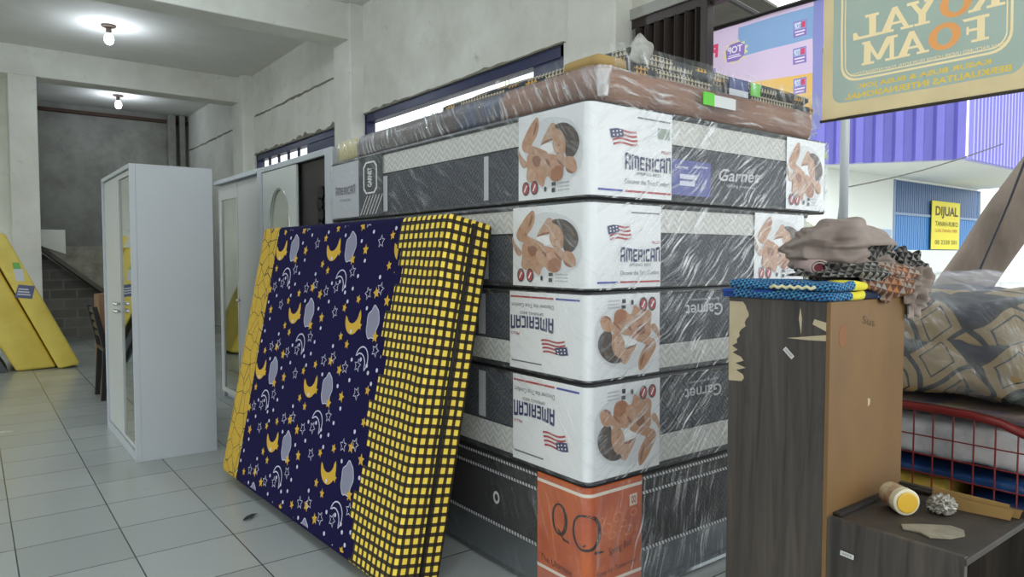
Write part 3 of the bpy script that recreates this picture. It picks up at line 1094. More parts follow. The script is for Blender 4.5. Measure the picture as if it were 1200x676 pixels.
# ------------------------------------------------------------------ leaning navy mattress with moon and star print
def navy_mattress():
    T, LEN, HT = .22, 1.93, 1.42
    lean, turn = math.radians(11), math.radians(2)
    o = empty('foam_mattress', (1.392, 2.27, .0), 'navy foam mattress with moons and stars and yellow-black gingham, leaning on the stack', 'mattress',
              rot=(0, 0, 0))
    o.rotation_mode = 'XYZ'
    R = Matrix.Rotation(turn, 4, 'Z') @ Matrix.Rotation(lean, 4, 'Y')
    o.matrix_world = Matrix.Translation((1.392, 2.27, 0)) @ R
    ORG[o.name] = Vector((0, 0, 0))

    def plaid():
        m, nt, b = base_mat('gingham_cotton', .8)
        t = N(nt, 'TexCoord')
        s = N(nt, 'SeparateXYZ', i_Vector=t.outputs['Object'])
        a = math_n(nt, 'SUBTRACT', s.outputs[0], s.outputs[1])
        nz = N(nt, 'TexNoise', i_Vector=t.outputs['Object'], i_Scale=6.0)
        wob = math_n(nt, 'MULTIPLY', math_n(nt, 'SUBTRACT', nz.outputs[0], .5), .012)
        u = math_n(nt, 'FRACT', math_n(nt, 'DIVIDE', math_n(nt, 'ADD', a, math_n(nt, 'ADD', wob, 3)), .0365))
        v = math_n(nt, 'FRACT', math_n(nt, 'DIVIDE', math_n(nt, 'ADD', s.outputs[2], math_n(nt, 'ADD', wob, .01)), .037))
        su = math_n(nt, 'LESS_THAN', u, .56)
        sv = math_n(nt, 'LESS_THAN', v, .60)
        both = math_n(nt, 'MULTIPLY', su, sv)
        ed = math_n(nt, 'MULTIPLY', math_n(nt, 'SUBTRACT', math_n(nt, 'ADD', su, sv), math_n(nt, 'MULTIPLY', both, 2)), .07)
        c = mix_c(nt, ed, '#0f0d10', '#c59a2a')
        c = mix_c(nt, both, c, '#f0d350')
        nt.links.new(c, b.inputs['Base Color'])
        return m

    def web():
        m, nt, b = base_mat('yellow_crackle_cotton', .8)
        t = N(nt, 'TexCoord')
        vo = N(nt, 'TexVoronoi', i_Vector=t.outputs['Object'], i_Scale=11.0)
        vo.feature = 'DISTANCE_TO_EDGE'
        f = math_n(nt, 'LESS_THAN', vo.outputs[0], .022)
        v2 = N(nt, 'TexVoronoi', i_Vector=t.outputs['Object'], i_Scale=30.0)
        v2.feature = 'DISTANCE_TO_EDGE'
        f2 = math_n(nt, 'MULTIPLY', math_n(nt, 'LESS_THAN', v2.outputs[0], .04), .3)
        c = mix_c(nt, f2, '#c2a02f', '#7d6420')
        nt.links.new(mix_c(nt, f, c, '#3c3010'), b.inputs['Base Color'])
        return m
    pl, wb_ = plaid(), web()
    mats_ = [M('navy_cotton', '#15113f', .9, var=.1, vs=3, spec=.15), pl, wb_, M('print_gold', '#cfa62f', .8), M('print_white', '#c9c9dd', .8),
             M('print_grey', '#84859a', .8), M('seam_black', '#0b0a0c', .7)]
    # box with softly rounded edges; front face is local -X, near end is local -Y, standing on its long side
    b = MB()
    b.box((-T, 0, 0), (0, LEN, HT))
    me = bpy.data.meshes.new('cover')
    bm = bmesh.new()
    vs = [bm.verts.new(p) for p in b.v]
    for f in b.f:
        bm.faces.new([vs[i] for i in f])
    bmesh.ops.recalc_face_normals(bm, faces=bm.faces)
    bmesh.ops.bevel(bm, geom=bm.edges[:], offset=.024, segments=4, profile=.5, affect='EDGES')
    # cut the boundary of the print zones
    for yy in (LEN - .25, .29 + .05):
        bmesh.ops.bisect_plane(bm, geom=bm.verts[:] + bm.edges[:] + bm.faces[:], plane_co=(0, yy, 0), plane_no=(0, 1, 0))
    for f in bm.faces:
        c = f.calc_center_median()
        f.material_index = 0
        if c.y > LEN - .25:
            f.material_index = 2
        elif c.y < .34 or c.x > -.02 or c.z > HT - .012:
            f.material_index = 1
        if c.z > HT - .02 and .34 < c.y < LEN - .25 and c.x < -T + .03:
            f.material_index = 0
        f.smooth = True
    bm.to_mesh(me)
    bm.free()
    base = MB()
    base.v = [v.co.copy() for v in me.vertices]
    base.f = [tuple(p.vertices) for p in me.polygons]
    base.m = [p.material_index for p in me.polygons]
    XF = -T

    def P(a, z, lift):      # a measured along the length from the near end
        return (XF - .0004 - lift * .5, a, z)
    # ragged edge of the gingham: steps of whole squares over the navy
    pts = [(.30, .024)]
    z = .024
    k = 0
    edge = []
    while z < HT - .03:
        w_ = .30 + .0365 * (2 - abs((k % 10) - 5) // 2) + .037 * ((k * 7) % 10 == 3)
        nz_ = min(z + .037, HT - .024)
        edge.append((w_ - .03 + .04 * (1 - z / HT), z, nz_))
        z = nz_
        k += 1
    for (w_, za, zb) in edge:
        base.poly([P(.024, za, .004), P(w_, za, .004), P(w_, zb, .004), P(.024, zb, .004)], 1)
    # the navy shows below the steps between the bisect line and the ragged edge
    base.poly([P(.03, .024, .0), P(.36, .024, .0), P(.36, HT - .024, .0), P(.03, HT - .024, .0)], 0)

    rnd = random.Random(4)

    A0, A1, B0, B1 = .335, LEN - .25, .024, HT - .024

    def clip(pts):
        for ax, lim, sg_ in ((0, A0, 1), (0, A1, -1), (1, B0, 1), (1, B1, -1)):
            out = []
            for i, p in enumerate(pts):
                q = pts[i - 1]
                dp, dq = (p[ax] - lim) * sg_, (q[ax] - lim) * sg_
                if (dp >= 0) != (dq >= 0):
                    t = dq / (dq - dp)
                    out.append((q[0] + (p[0] - q[0]) * t, q[1] + (p[1] - q[1]) * t))
                if dp >= 0:
                    out.append(p)
            pts = out
            if len(pts) < 3:
                return []
        return pts

    def put(pts, m, lift, a0, z0, rmax):
        # u is to the right in the picture, which is toward the near end
        c = clip([(a0 - u, z0 + v) for u, v in pts])
        if c:
            base.poly([P(a, z, lift) for a, z in c], m)

    def star(r, r2=.45, rot=0):
        return [((r if i % 2 == 0 else r * r2) * math.sin(i * pi / 5 + rot), (r if i % 2 == 0 else r * r2) * math.cos(i * pi / 5 + rot)) for i in range(10)]

    def crescent(r, ang, thick=.62, n=14):
        o_, i_ = [], []
        for i in range(n + 1):
            t = -pi * .62 + 2 * pi * .62 * i / n
            o_.append((r * math.cos(t), r * math.sin(t)))
        tip = o_[-1]
        for i in range(n + 1):
            t = pi * .72 - 2 * pi * .72 * i / n
            i_.append((-.40 * r + r * .70 * math.cos(t), r * .78 * math.sin(t)))
        # keep the inner arc between the tips
        i_ = [p for p in i_ if p[0] > tip[0] + .002]
        c_, s_ = math.cos(ang), math.sin(ang)
        return [(x * c_ - y_ * s_, x * s_ + y_ * c_) for x, y_ in o_ + i_]

    def outline(shape, wd, m, lift, a0, z0, rmax):
        n = len(shape)
        cxm = sum(p[0] for p in shape) / n
        czm = sum(p[1] for p in shape) / n
        inner = []
        for i in range(n):
            p0, p1, p2 = Vector(shape[i - 1]), Vector(shape[i]), Vector(shape[(i + 1) % n])
            d1, d2 = (p1 - p0).normalized(), (p2 - p1).normalized()
            nn = Vector((-(d1 + d2).y, (d1 + d2).x))
            nn = nn.normalized() if nn.length > 1e-6 else Vector((0, 0))
            inner.append(p1 + nn * wd)
        for i in range(n):
            j = (i + 1) % n
            c = clip([(a0 - u, z0 + v) for u, v in (shape[i], shape[j], tuple(inner[j]), tuple(inner[i]))])
            if c:
                base.poly([P(a, z, lift) for a, z in c], m)

    cres = crescent(.072, -pi / 2 + .25)
    cres_o = crescent(.058, pi * .32)
    bear = []
    for i in range(28):
        t = 2 * pi * i / 28
        k_ = 1 + .06 * math.sin(5 * t) + .05 * math.cos(7 * t)
        bear.append((.052 * k_ * math.cos(t) + .003 * math.sin(t), .072 * k_ * math.sin(t)))
    golds = [(.17, .11), (.33, -.03), (.22, -.075), (.02, .075), (-.02, -.13), (-.09, -.10), (.07, -.04), (-.10, .03), (.27, .08)]
    whites = [(.10, .105), (.24, -.13), (-.13, -.2), (-.19, .005), (.43, .12), (.0, -.23)]
    dots = [(.11, .04), (.34, -.08), (-.15, -.15), (.13, -.18), (.19, -.2), (.28, .01), (-.05, .12), (.0, -.07), (.38, .05), (-.08, .06), (.05, -.19), (.30, -.15), (-.12, .1)]
    for row in range(-1, 7):
        for c in range(-1, 5):
            a0 = .30 + .65 * c + (.33 if row % 2 else 0.0)
            z0 = 1.31 - .328 * row
            put(cres, 3, .001, a0, z0 - .012, .05)
            put(bear, 5, .001, a0 - .18, z0 - .018, .06)
            outline(bear, .004, 4, .0016, a0 - .18, z0 - .018, .06)
            outline(cres_o, .006, 4, .001, a0 - .135, z0 - .180, .05)
            for u, v in golds:
                put(star(.027 if (u > .1) else .022, .48, rnd.uniform(-.3, .3)), 3, .002, a0 - u, z0 + v, .02)
            for u, v in whites:
                st_ = star(.031, .5, rnd.uniform(-.4, .4))
                outline(st_[::-1], .0045, 4, .0022, a0 - u, z0 + v, .02)
            for u, v in dots:
                put(ellipse(0, 0, .0095, .0095, 8), 4, .0024, a0 - u, z0 + v, .008)
    body = base.build('mattress_cover', mats_, o, fix=False, local=True)
    # piping seams round the near end and a dark seam down the middle
    s = MB()
    s.tube([(-T / 2 + .01, -.002, .03), (-T / 2 + .004, -.004, HT * .5), (-T / 2 + .006, -.002, HT - .02), (-T / 2 + .006, .2, HT + .0015), (-T / 2 + .006, LEN - .1, HT + .0015)], .0065)
    s.build('middle_seam', mats_[6], o, local=True, smooth=True)
    return o


navy_mattress()

# ------------------------------------------------------------------ wardrobes
mirror_m = M('mirror_glass', '#c9cfcc', .03, 1.0)
grey_door = M('pale_grey_door', '#c2c5c2', .35)
frame_w = M('door_frame_white', '#c9cdd0', .35)


def wardrobe(x0, x1, y0, y1, h, label, style):
    o = empty('wardrobe', ((x0 + x1) / 2, (y0 + y1) / 2, 0), label, 'wardrobe')
    c = MB()
    t = .018
    c.box((x0, y0, 0), (x1, y0 + t, h)).box((x0, y1 - t, 0), (x1, y1, h))
    c.box((x1 - t, y0 + t, 0), (x1, y1 - t, h)).box((x0 + .004, y0 + t, h - t), (x1 - t, y1 - t, h))
    c.box((x0 + .03, y0 + t, .04), (x1 - t, y1 - t, .06)).box((x0 + .03, y0 + t, 0), (x0 + .045, y1 - t, .04))
    c.build('carcass', white_lam, o, bevel=.002)
    return o


def knob(o, x, y, z):
    k = MB()
    k.tube([(x, y, z), (x - .012, y, z), (x - .016, y, z), (x - .03, y, z), (x - .034, y, z)], [.006, .006, .014, .014, .006], n=12)
    k.build('knob', chrome, o, smooth=True)


wa = wardrobe(.808, 1.25, 4.80, 5.93, 1.83, 'white wardrobe with mirror door standing free in the middle of the tiled floor', 0)
xa = .808
frm = MB()
frm.box((xa - .034, 4.80, 0), (xa, 4.818, 1.83)).box((xa - .034, 5.912, 0), (xa, 5.93, 1.83)).box((xa - .034, 4.818, 1.805), (xa, 5.912, 1.83)).box((xa - .03, 4.818, 0), (xa, 5.912, .055))
frm.build('front_frame', white_lam, wa, bevel=.002)
MB().box((xa - .018, 5.38, .06), (xa, 5.908, 1.80)).build('door', grey_door, wa, bevel=.003)
d = MB()
d.box((xa - .018, 4.822, .06), (xa, 4.835, 1.80)).box((xa - .018, 5.30, .06), (xa, 5.37, 1.80))
d.box((xa - .018, 4.835, .06), (xa, 5.30, .085)).box((xa - .018, 4.835, 1.77), (xa, 5.30, 1.80)).box((xa - .006, 4.835, .085), (xa, 5.30, 1.77))
d = d.build('door', grey_door, wa)
MB().box((xa - .009, 4.837, .087), (xa - .0065, 5.298, 1.768)).build('mirror', mirror_m, d)
for yy, zz in ((5.345, .95), (5.41, .95), (5.345, .90), (5.41, .90)):
    knob(wa, xa - .018, yy, zz)

wb_ = wardrobe(1.80, 2.30, 5.52, 6.66, 1.90, 'narrow pale wardrobe with tall mirror strip, second along the right wall', 1)
xb = 1.80
MB().box((xb - .018, 5.545, .06), (xb, 6.08, 1.88)).build('door', grey_door, wb_, bevel=.003)
d = MB()
d.box((xb - .018, 6.09, .06), (xb, 6.12, 1.88)).box((xb - .018, 6.55, .06), (xb, 6.635, 1.88))
d.box((xb - .018, 6.12, .06), (xb, 6.55, .10)).box((xb - .018, 6.12, 1.76), (xb, 6.55, 1.88)).box((xb - .006, 6.12, .10), (xb, 6.55, 1.76))
d = d.build('door', grey_door, wb_)
MB().box((xb - .009, 6.122, .102), (xb - .0065, 6.548, 1.758)).build('mirror', mirror_m, d)
knob(wb_, xb - .018, 6.05, .9)
cr = MB()
cr.prism([(xb - .05, 1.90), (xb - .045, 1.935), (xb - .02, 1.945), (2.3, 1.945), (2.3, 1.90)], 'y', 5.50, 6.68)
cr.build('cornice', white_lam, wb_, bevel=.004)

wc = wardrobe(1.765, 2.30, 4.06, 5.46, 1.93, 'pale wardrobe with arched mirror and open dark bay behind the moon-print mattress', 2)
xc = 1.765
fr = MB()
fr.box((xc - .02, 5.36, .05), (xc, 5.46, 1.93)).box((xc - .02, 4.06, .0), (xc, 4.17, 1.93)).box((xc - .02, 4.17, 1.89), (xc, 5.36, 1.93))
fr.build('front_frame', white_lam, wc, bevel=.004)
# door with an arched mirror opening
dm = MB()
ya, yb, yc0, yc1, zt = 4.66, 5.34, 4.80, 5.17, 1.50
dm.box((xc - .016, ya, .06), (xc, yc0, 1.885)).box((xc - .016, yc1, .06), (xc, yb, 1.885)).box((xc - .016, yc0, .06), (xc, yc1, .35))
ymid, ry, rz = (yc0 + yc1) / 2, (yc1 - yc0) / 2, .24
n = 16
for i in range(n):
    a0, a1 = pi - pi * i / n, pi - pi * (i + 1) / n
    p0 = (ymid + ry * math.cos(a0), zt + rz * math.sin(a0))
    p1 = (ymid + ry * math.cos(a1), zt + rz * math.sin(a1))
    dm.prism([p0, p1, (p1[0], 1.885), (p0[0], 1.885)], 'x', xc - .016, xc)
do = dm.build('door', M('pale_door', '#c6cbc6', .35), wc)
arch_pts = [(yc0, .35), (yc1, .35)] + [(ymid + ry * math.cos(pi * i / n), zt + rz * math.sin(pi * i / n)) for i in range(n + 1)]
MB().prism(arch_pts, 'x', xc - .008, xc - .005).build('mirror', mirror_m, do)
tr = MB()
tr.tube([(xc - .016, yc0 - .01, .4)] + [(xc - .018, ymid + (ry + .012) * math.cos(pi - pi * i / n), zt + (rz + .012) * math.sin(pi * i / n)) for i in range(n + 1)] + [(xc - .018, yc1 + .01, .4)], .003)
tr.build('mirror_trim', chrome, do, smooth=True)
MB().box((xc + .02, 4.18, .06), (xc + .035, 4.655, 1.885)).build('dark_back_board', M('dark_brown_board', '#3a3334', .35, col2='#1d1a1b', vs=3), wc)
ln = MB()
for i in range(7):
    ln.prism(ellipse(4.30 + .02 * (i % 2), 1.25 + i * .07, .05, .045, 9), 'x', xc + .005, xc + .019)
ln.build('carved_ornament', M('black_carving', '#0e0c0d', .4), wc)

# ------------------------------------------------------------------ far left: yellow foam, chair, carton, stairs
yel = M('yellow_cotton_cover', '#e0cb62', .5, col2='#cdb54c', vs=3, bump=.3, bs=25)


def yellow(poly, ya, yb, label, tagz):
    cx_ = sum(p[0] for p in poly) / len(poly)
    o = empty('foam_mattress', (poly[0][0], (ya + yb) / 2, 0), label, 'mattress', 'yellow foam mattresses leaning at the far left')
    MB().prism(poly, 'y', ya, yb).build('mattress_body', yel, o, bevel=.03, seg=3, smooth=True)
    s = MB()
    (x, z) = tagz
    s.add([(x - .07, ya - .003, z + .02), (x + .09, ya - .003, z - .0), (x + .12, ya - .003, z + .14), (x - .03, ya - .003, z + .16)], [(0, 1, 2, 3)], 0)
    s.add([(x - .05, ya - .003, z + .2), (x + .03, ya - .003, z + .2), (x + .01, ya - .003, z + .33), (x - .07, ya - .003, z + .33)], [(0, 1, 2, 3)], 2)
    s.add([(x - .07, ya - .0035, z + .33), (x + .0, ya - .0035, z + .33), (x - .02, ya - .0035, z + .40), (x - .08, ya - .0035, z + .40)], [(0, 1, 2, 3)], 1)
    f = lambda u, v: (x - .045 + u + .2 * v, ya - .0045, z + .05 + v - .12 * u)
    for q in (0, .028, .056):
        s.poly([f(.0, q), f(.12 - q * .5, q), f(.12 - q * .5, q + .014), f(.0, q + .014)], 2)
    s.build('label_sticker', [M('blue_label', '#565a7c', .5), M('green_label', '#6aa850', .5), M('pale_label', '#c6c9cc', .5)], o, fix=False)
    w_ = MB().prism([(a, b) for a, b in poly], 'y', ya - .001, yb + .001)
    return o


yellow([(.76, .0), (.97, .035), (.30, 1.52), (.10, 1.50)], 9.36, 10.3, 'yellow foam mattress leaning at far left, nearer one beside the chair', (.44, .80))
yellow([(.37, .0), (.745, .012), (.14, 1.37), (-.34, 1.40)], 9.44, 10.3, 'yellow foam mattress leaning at the photo\'s left edge behind the other yellow one', (.10, .78))
bd = MB()
bd.prism([(.22, 0), (.30, 0), (-.08, .75), (-.15, .75)], 'y', 9.42, 10.2)
tag(bd.build('slate_board', M('slate_panel', '#3a3e44', .4), origin=(.22, 9.8, 0), bevel=.004), 'dark slate panel leaning behind the yellow mattresses at left edge', 'board')
bd = MB()
bd.prism([(.10, 0), (.15, 0), (-.24, .72), (-.28, .72)], 'y', 9.40, 10.2)
tag(bd.build('grey_board', M('pale_panel', '#8e979b', .4), origin=(.1, 9.8, 0), bevel=.004), 'thin pale grey panel leaning leftmost beside the dark slate panel', 'board')

ch = empty('dining_chair', (1.1, 7.15, 0), 'dark brown wooden dining chair half hidden behind the free-standing wardrobe', 'chair')
cw = M('dark_chair_wood', '#151112', .4)
for yy in (7.05, 7.42):
    b = MB()
    b.prism([(.875, 0), (.915, 0), (.95, .45), (.865, .83), (.825, .83), (.90, .45)], 'y', yy, yy + .035)
    b.build('rear_leg', cw, ch, bevel=.004)
    MB().box((1.27, yy, 0), (1.31, yy + .035, .43)).build('front_leg', cw, ch, bevel=.004)
MB().box((.90, 7.03, .43), (1.33, 7.47, .47)).build('seat', cw, ch, bevel=.01)
b = MB()
for q in range(4):
    z = .56 + q * .07
    xx = .905 - (z - .45) * .19
    b.box((xx, 7.085, z), (xx + .018, 7.42, z + .045))
b.build('backrest', cw, ch, bevel=.003)
cb = empty('cardboard_carton', (1.1, 7.8, 0), 'brown cardboard carton standing behind the dark chair', 'box')
cbm = M('cardboard', '#8a6a4c', .85, var=.15)
MB().box((.95, 7.62, 0), (1.24, 7.95, .90)).build('carton_body', cbm, cb, bevel=.004)
MB().add([(.95, 7.62, .901), (1.09, 7.62, .915), (1.09, 7.95, .915), (.95, 7.95, .901)], [(0, 1, 2, 3)]).add([(1.24, 7.62, .901), (1.11, 7.62, .93), (1.11, 7.95, .93), (1.24, 7.95, .901)], [(0, 1, 2, 3)]).build('carton_flap', cbm, cb, fix=False)

st = empty('concrete_staircase', (1.4, 13.2, 0), 'rough concrete staircase sloping down beneath the bare cement back wall', 'staircase')
stone = plaster('crumbled_plaster', '#a39f93', '#6e6a60', '#4a4034', vs=5, amt=.9)
b = MB()
b.prism([(.78, 1.46), (.78, 1.66), (1.14, 1.66), (1.14, 1.42), (2.6, 1.42), (2.6, .0), (2.45, .0)], 'y', 12.6, 13.6)
b.build('stair_slab', stone, st)
MB().prism([(.78, 1.44), (.78, 1.665), (1.15, 1.665), (1.15, 1.30)], 'y', 12.57, 12.6).build('plaster_patch', wall_m, st)
MB().prism([(.78, 1.41), (.78, 1.48), (2.5, .04), (2.5, -.0), (2.44, -.0)], 'y', 12.55, 12.6).build('stair_edge', plaster('dirty_edge', '#6e6a62', '#3e3a35'), st)


def brick_mat():
    m, nt, b = base_mat('rough_block_wall', .9)
    t = N(nt, 'TexCoord')
    s = N(nt, 'SeparateXYZ', i_Vector=t.outputs['Object'])
    cbn = N(nt, 'CombineXYZ', i_X=s.outputs[0], i_Y=s.outputs[2])
    br = N(nt, 'TexBrick', i_Vector=cbn.outputs[0], i_Scale=1.0)
    br.inputs['Brick Width'].default_value = .36
    br.inputs['Row Height'].default_value = .15
    br.inputs['Mortar Size'].default_value = .014
    br.inputs['Color1'].default_value = (*hx('#95928b'), 1)
    br.inputs['Color2'].default_value = (*hx('#77736c'), 1)
    br.inputs['Mortar'].default_value = (*hx('#9d9b94'), 1)
    nz = N(nt, 'TexNoise', i_Vector=t.outputs['Object'], i_Scale=7.0, i_Detail=6.0)
    nt.links.new(mix_c(nt, math_n(nt, 'MULTIPLY', nz.outputs[0], .6), br.outputs[0], '#5d5852'), b.inputs['Base Color'])
    bp = N(nt, 'Bump', i_Height=nz.outputs[0], i_Strength=.5, i_Distance=.02)
    nt.links.new(bp.outputs[0], b.inputs['Normal'])
    return m


b = MB()
b.prism([(.78, 0), (2.3, 0), (2.3, .1), (1.55, .75), (.78, 1.38)], 'y', 12.95, 13.1)
tag(b.build('block_wall', brick_mat(), origin=(1.5, 13.0, 0)), 'low rough block wall filling the space under the stairs', 'wall')


# ------------------------------------------------------------------ ceiling bulbs
def bulb(x, y, z, label, e, watts=14):
    o = empty('ceiling_bulb', (x, y, z), label, 'lamp', 'bulbs on the ceiling')
    b = MB()
    b.tube([(x, y, z), (x, y, z - .02), (x, y, z - .03)], [.085, .08, .04], n=20)
    b.tube([(x, y, z - .03), (x, y, z - .10)], [.03, .034], n=16)
    b.build('lamp_holder', M('brown_lamp_base', '#6b5a4c', .6), o, smooth=False)
    g = MB()
    pr = [(.03, .10), (.042, .125), (.052, .15), (.055, .175), (.048, .205), (.03, .228), (.008, .236)]
    g.tube([(x, y, z - t) for r, t in pr], [r for r, t in pr], n=18)
    g.build('glass_bulb', M('lit_bulb', '#f0f6ff', .3, emit='#dfeaff', es=e), o, smooth=True)
    d = bpy.data.lights.new('bulb_light', 'POINT')
    d.energy = watts
    d.color = (.82, .9, 1)
    d.shadow_soft_size = .06
    l = bpy.data.objects.new('bulb_light', d)
    COL.objects.link(l)
    l.parent = o
    l.location = (0, 0, -.32)


bulb(1.43, 10.0, 4.1, 'lit bulb in brown ceiling holder, nearer and higher in the photo', 22)
bulb(2.15, 14.2, 4.1, 'lit bulb on the far ceiling by the back wall', 22)
bulb(.7, 5.7, 4.1, 'unseen fill bulb added on the ceiling above the free-standing wardrobe', 22, 60)  # out of view, added to brighten the interior
bulb(.6, 1.2, 4.1, 'unseen fill bulb added on the ceiling of the front bay', 22, 40)  # second added bulb, lifts the light from outside the view


# ------------------------------------------------------------------ folded metal gate at the shop front
def gate_mat():
    m, nt, b = base_mat('dark_brown_metal', .45, .3)
    b.inputs['Base Color'].default_value = (*hx('#3a322e'), 1)
    return m


g = gate_mat()
gate = struct('door_1', MB().box((3.60, 2.60, 2.80), (3.66, 3.36, 2.86)).box((3.60, 2.60, .0), (3.66, 3.36, .03)), g)
pn = MB()
n = 15
zz = [(3.585 if i % 2 else 3.665, 3.345 - i * .041) for i in range(n)]
for i in range(n - 1):
    (xa_, ya_), (xb_, yb_) = zz[i], zz[i + 1]
    pn.add([(xa_, ya_, .03), (xb_, yb_, .03), (xb_, yb_, 2.80), (xa_, ya_, 2.80)], [(0, 1, 2, 3)])
    pn.tube([(xa_, ya_, .03), (xa_, ya_, 2.8)], .007, n=6)
pn.build('folding_panel', g, gate, fix=False)
MB().box((3.57, 2.72, .0), (3.64, 2.77, 2.86)).build('gate_post', g, gate, bevel=.004)


# ------------------------------------------------------------------ hanging banners seen from behind
def cloth_mat(name, col, col2=None, rough=.75, tl=.55, vs=5):
    m, nt, b = base_mat(name, rough)
    nt.nodes.remove(b)
    out = nt.nodes['Material Output']
    c = N(nt, 'RGB')
    c.outputs[0].default_value = (*hx(col), 1)
    cs = c.outputs[0]
    if col2:
        nz = N(nt, 'TexNoise', i_Vector=obj_co(nt), i_Scale=float(vs), i_Detail=5.0)
        cs = mix_c(nt, nz.outputs[0], col, col2)
    d = N(nt, 'BsdfDiffuse', i_Color=cs)
    t = N(nt, 'BsdfTranslucent', i_Color=cs)
    mx = N(nt, 'MixShader', i_0=tl)
    nt.links.new(d.outputs[0], mx.inputs[1])
    nt.links.new(t.outputs[0], mx.inputs[2])
    nt.links.new(mx.outputs[0], out.inputs[0])
    return m


def banner_fn(x0, sag, sd):
    def fn(y, z, lift):
        return (x0 - lift - sag * (noise.noise(Vector((y * 1.6 + z * .9, z * 1.2, sd))) + .35 * noise.noise(Vector((y * 5 + z * 4, z * 1.5, sd)))), y, z)
    return fn


def grid(mb, fn, y0, y1, z0, z1, ny, nz_, m, lift=0):
    k = len(mb.v)
    for i in range(ny + 1):
        for j in range(nz_ + 1):
            mb.v.append(Vector(fn(y0 + (y1 - y0) * i / ny, z0 + (z1 - z0) * j / nz_, lift)))
    for i in range(ny):
        for j in range(nz_):
            a = k + i * (nz_ + 1) + j
            mb.f.append((a, a + nz_ + 1, a + nz_ + 2, a + 1))
            mb.m.append(m)


def printed_cloth(fn, y0, y1, z0, z1, d, layers):
    """one sheet of cloth cut into differently dyed areas; later layers win"""
    from mathutils.geometry import delaunay_2d_cdt
    vs, fs, pr = [], [], []

    def addp(pts, m):
        k = len(vs)
        vs.extend(Vector(p) for p in pts)
        fs.append(list(range(k, k + len(pts))))
        pr.append(m)
    ny, nz_ = int((y1 - y0) / d), int((z1 - z0) / d)
    for i in range(ny):
        for j in range(nz_):
            a, b_, c, e = y0 + (y1 - y0) * i / ny, y0 + (y1 - y0) * (i + 1) / ny, z0 + (z1 - z0) * j / nz_, z0 + (z1 - z0) * (j + 1) / nz_
            addp([(a, c), (b_, c), (b_, e), (a, e)], 0)
    for pts, m in layers:
        area = sum(pts[i - 1][0] * pts[i][1] - pts[i][0] * pts[i - 1][1] for i in range(len(pts)))
        if abs(area) > 1e-9:
            addp(pts if area > 0 else pts[::-1], m)
    ov, _, of, _, _, fo = delaunay_2d_cdt(vs, [], fs, 1, 1e-6)
    mb = MB()
    mb.v = [Vector(fn(p.x, p.y, 0)) for p in ov]
    for f, src in zip(of, fo):
        if src:
            mb.f.append(tuple(f))
            mb.m.append(pr[max(src)])
    return mb


class Flat:
    """collects flat print shapes as 2D polygons"""
    def __init__(s):
        s.l = []

    def add(s, vs, fs, m=0):
        for f in fs:
            s.l.append(([vs[i] for i in f], m))

    def poly(s, pts, m=0):
        s.l.append((pts, m))


F2 = lambda u, v, l=0: (u, v)


def rr_pts(y0, y1, z0, z1, r, n=6):
    out = []
    for cy_, cz_, a in ((y1 - r, z1 - r, 0), (y0 + r, z1 - r, 90), (y0 + r, z0 + r, 180), (y1 - r, z0 + r, 270)):
        for i in range(n + 1):
            t = math.radians(a + 90 * i / n)
            out.append((cy_ + r * math.cos(t), cz_ + r * math.sin(t)))
    return out


def subdiv_path(pts, d=.05):
    out = []
    for i, p in enumerate(pts):
        q = pts[(i + 1) % len(pts)]
        k = max(1, int(math.hypot(q[0] - p[0], q[1] - p[1]) / d))
        for j in range(k):
            out.append((p[0] + (q[0] - p[0]) * j / k, p[1] + (q[1] - p[1]) * j / k))
    return out


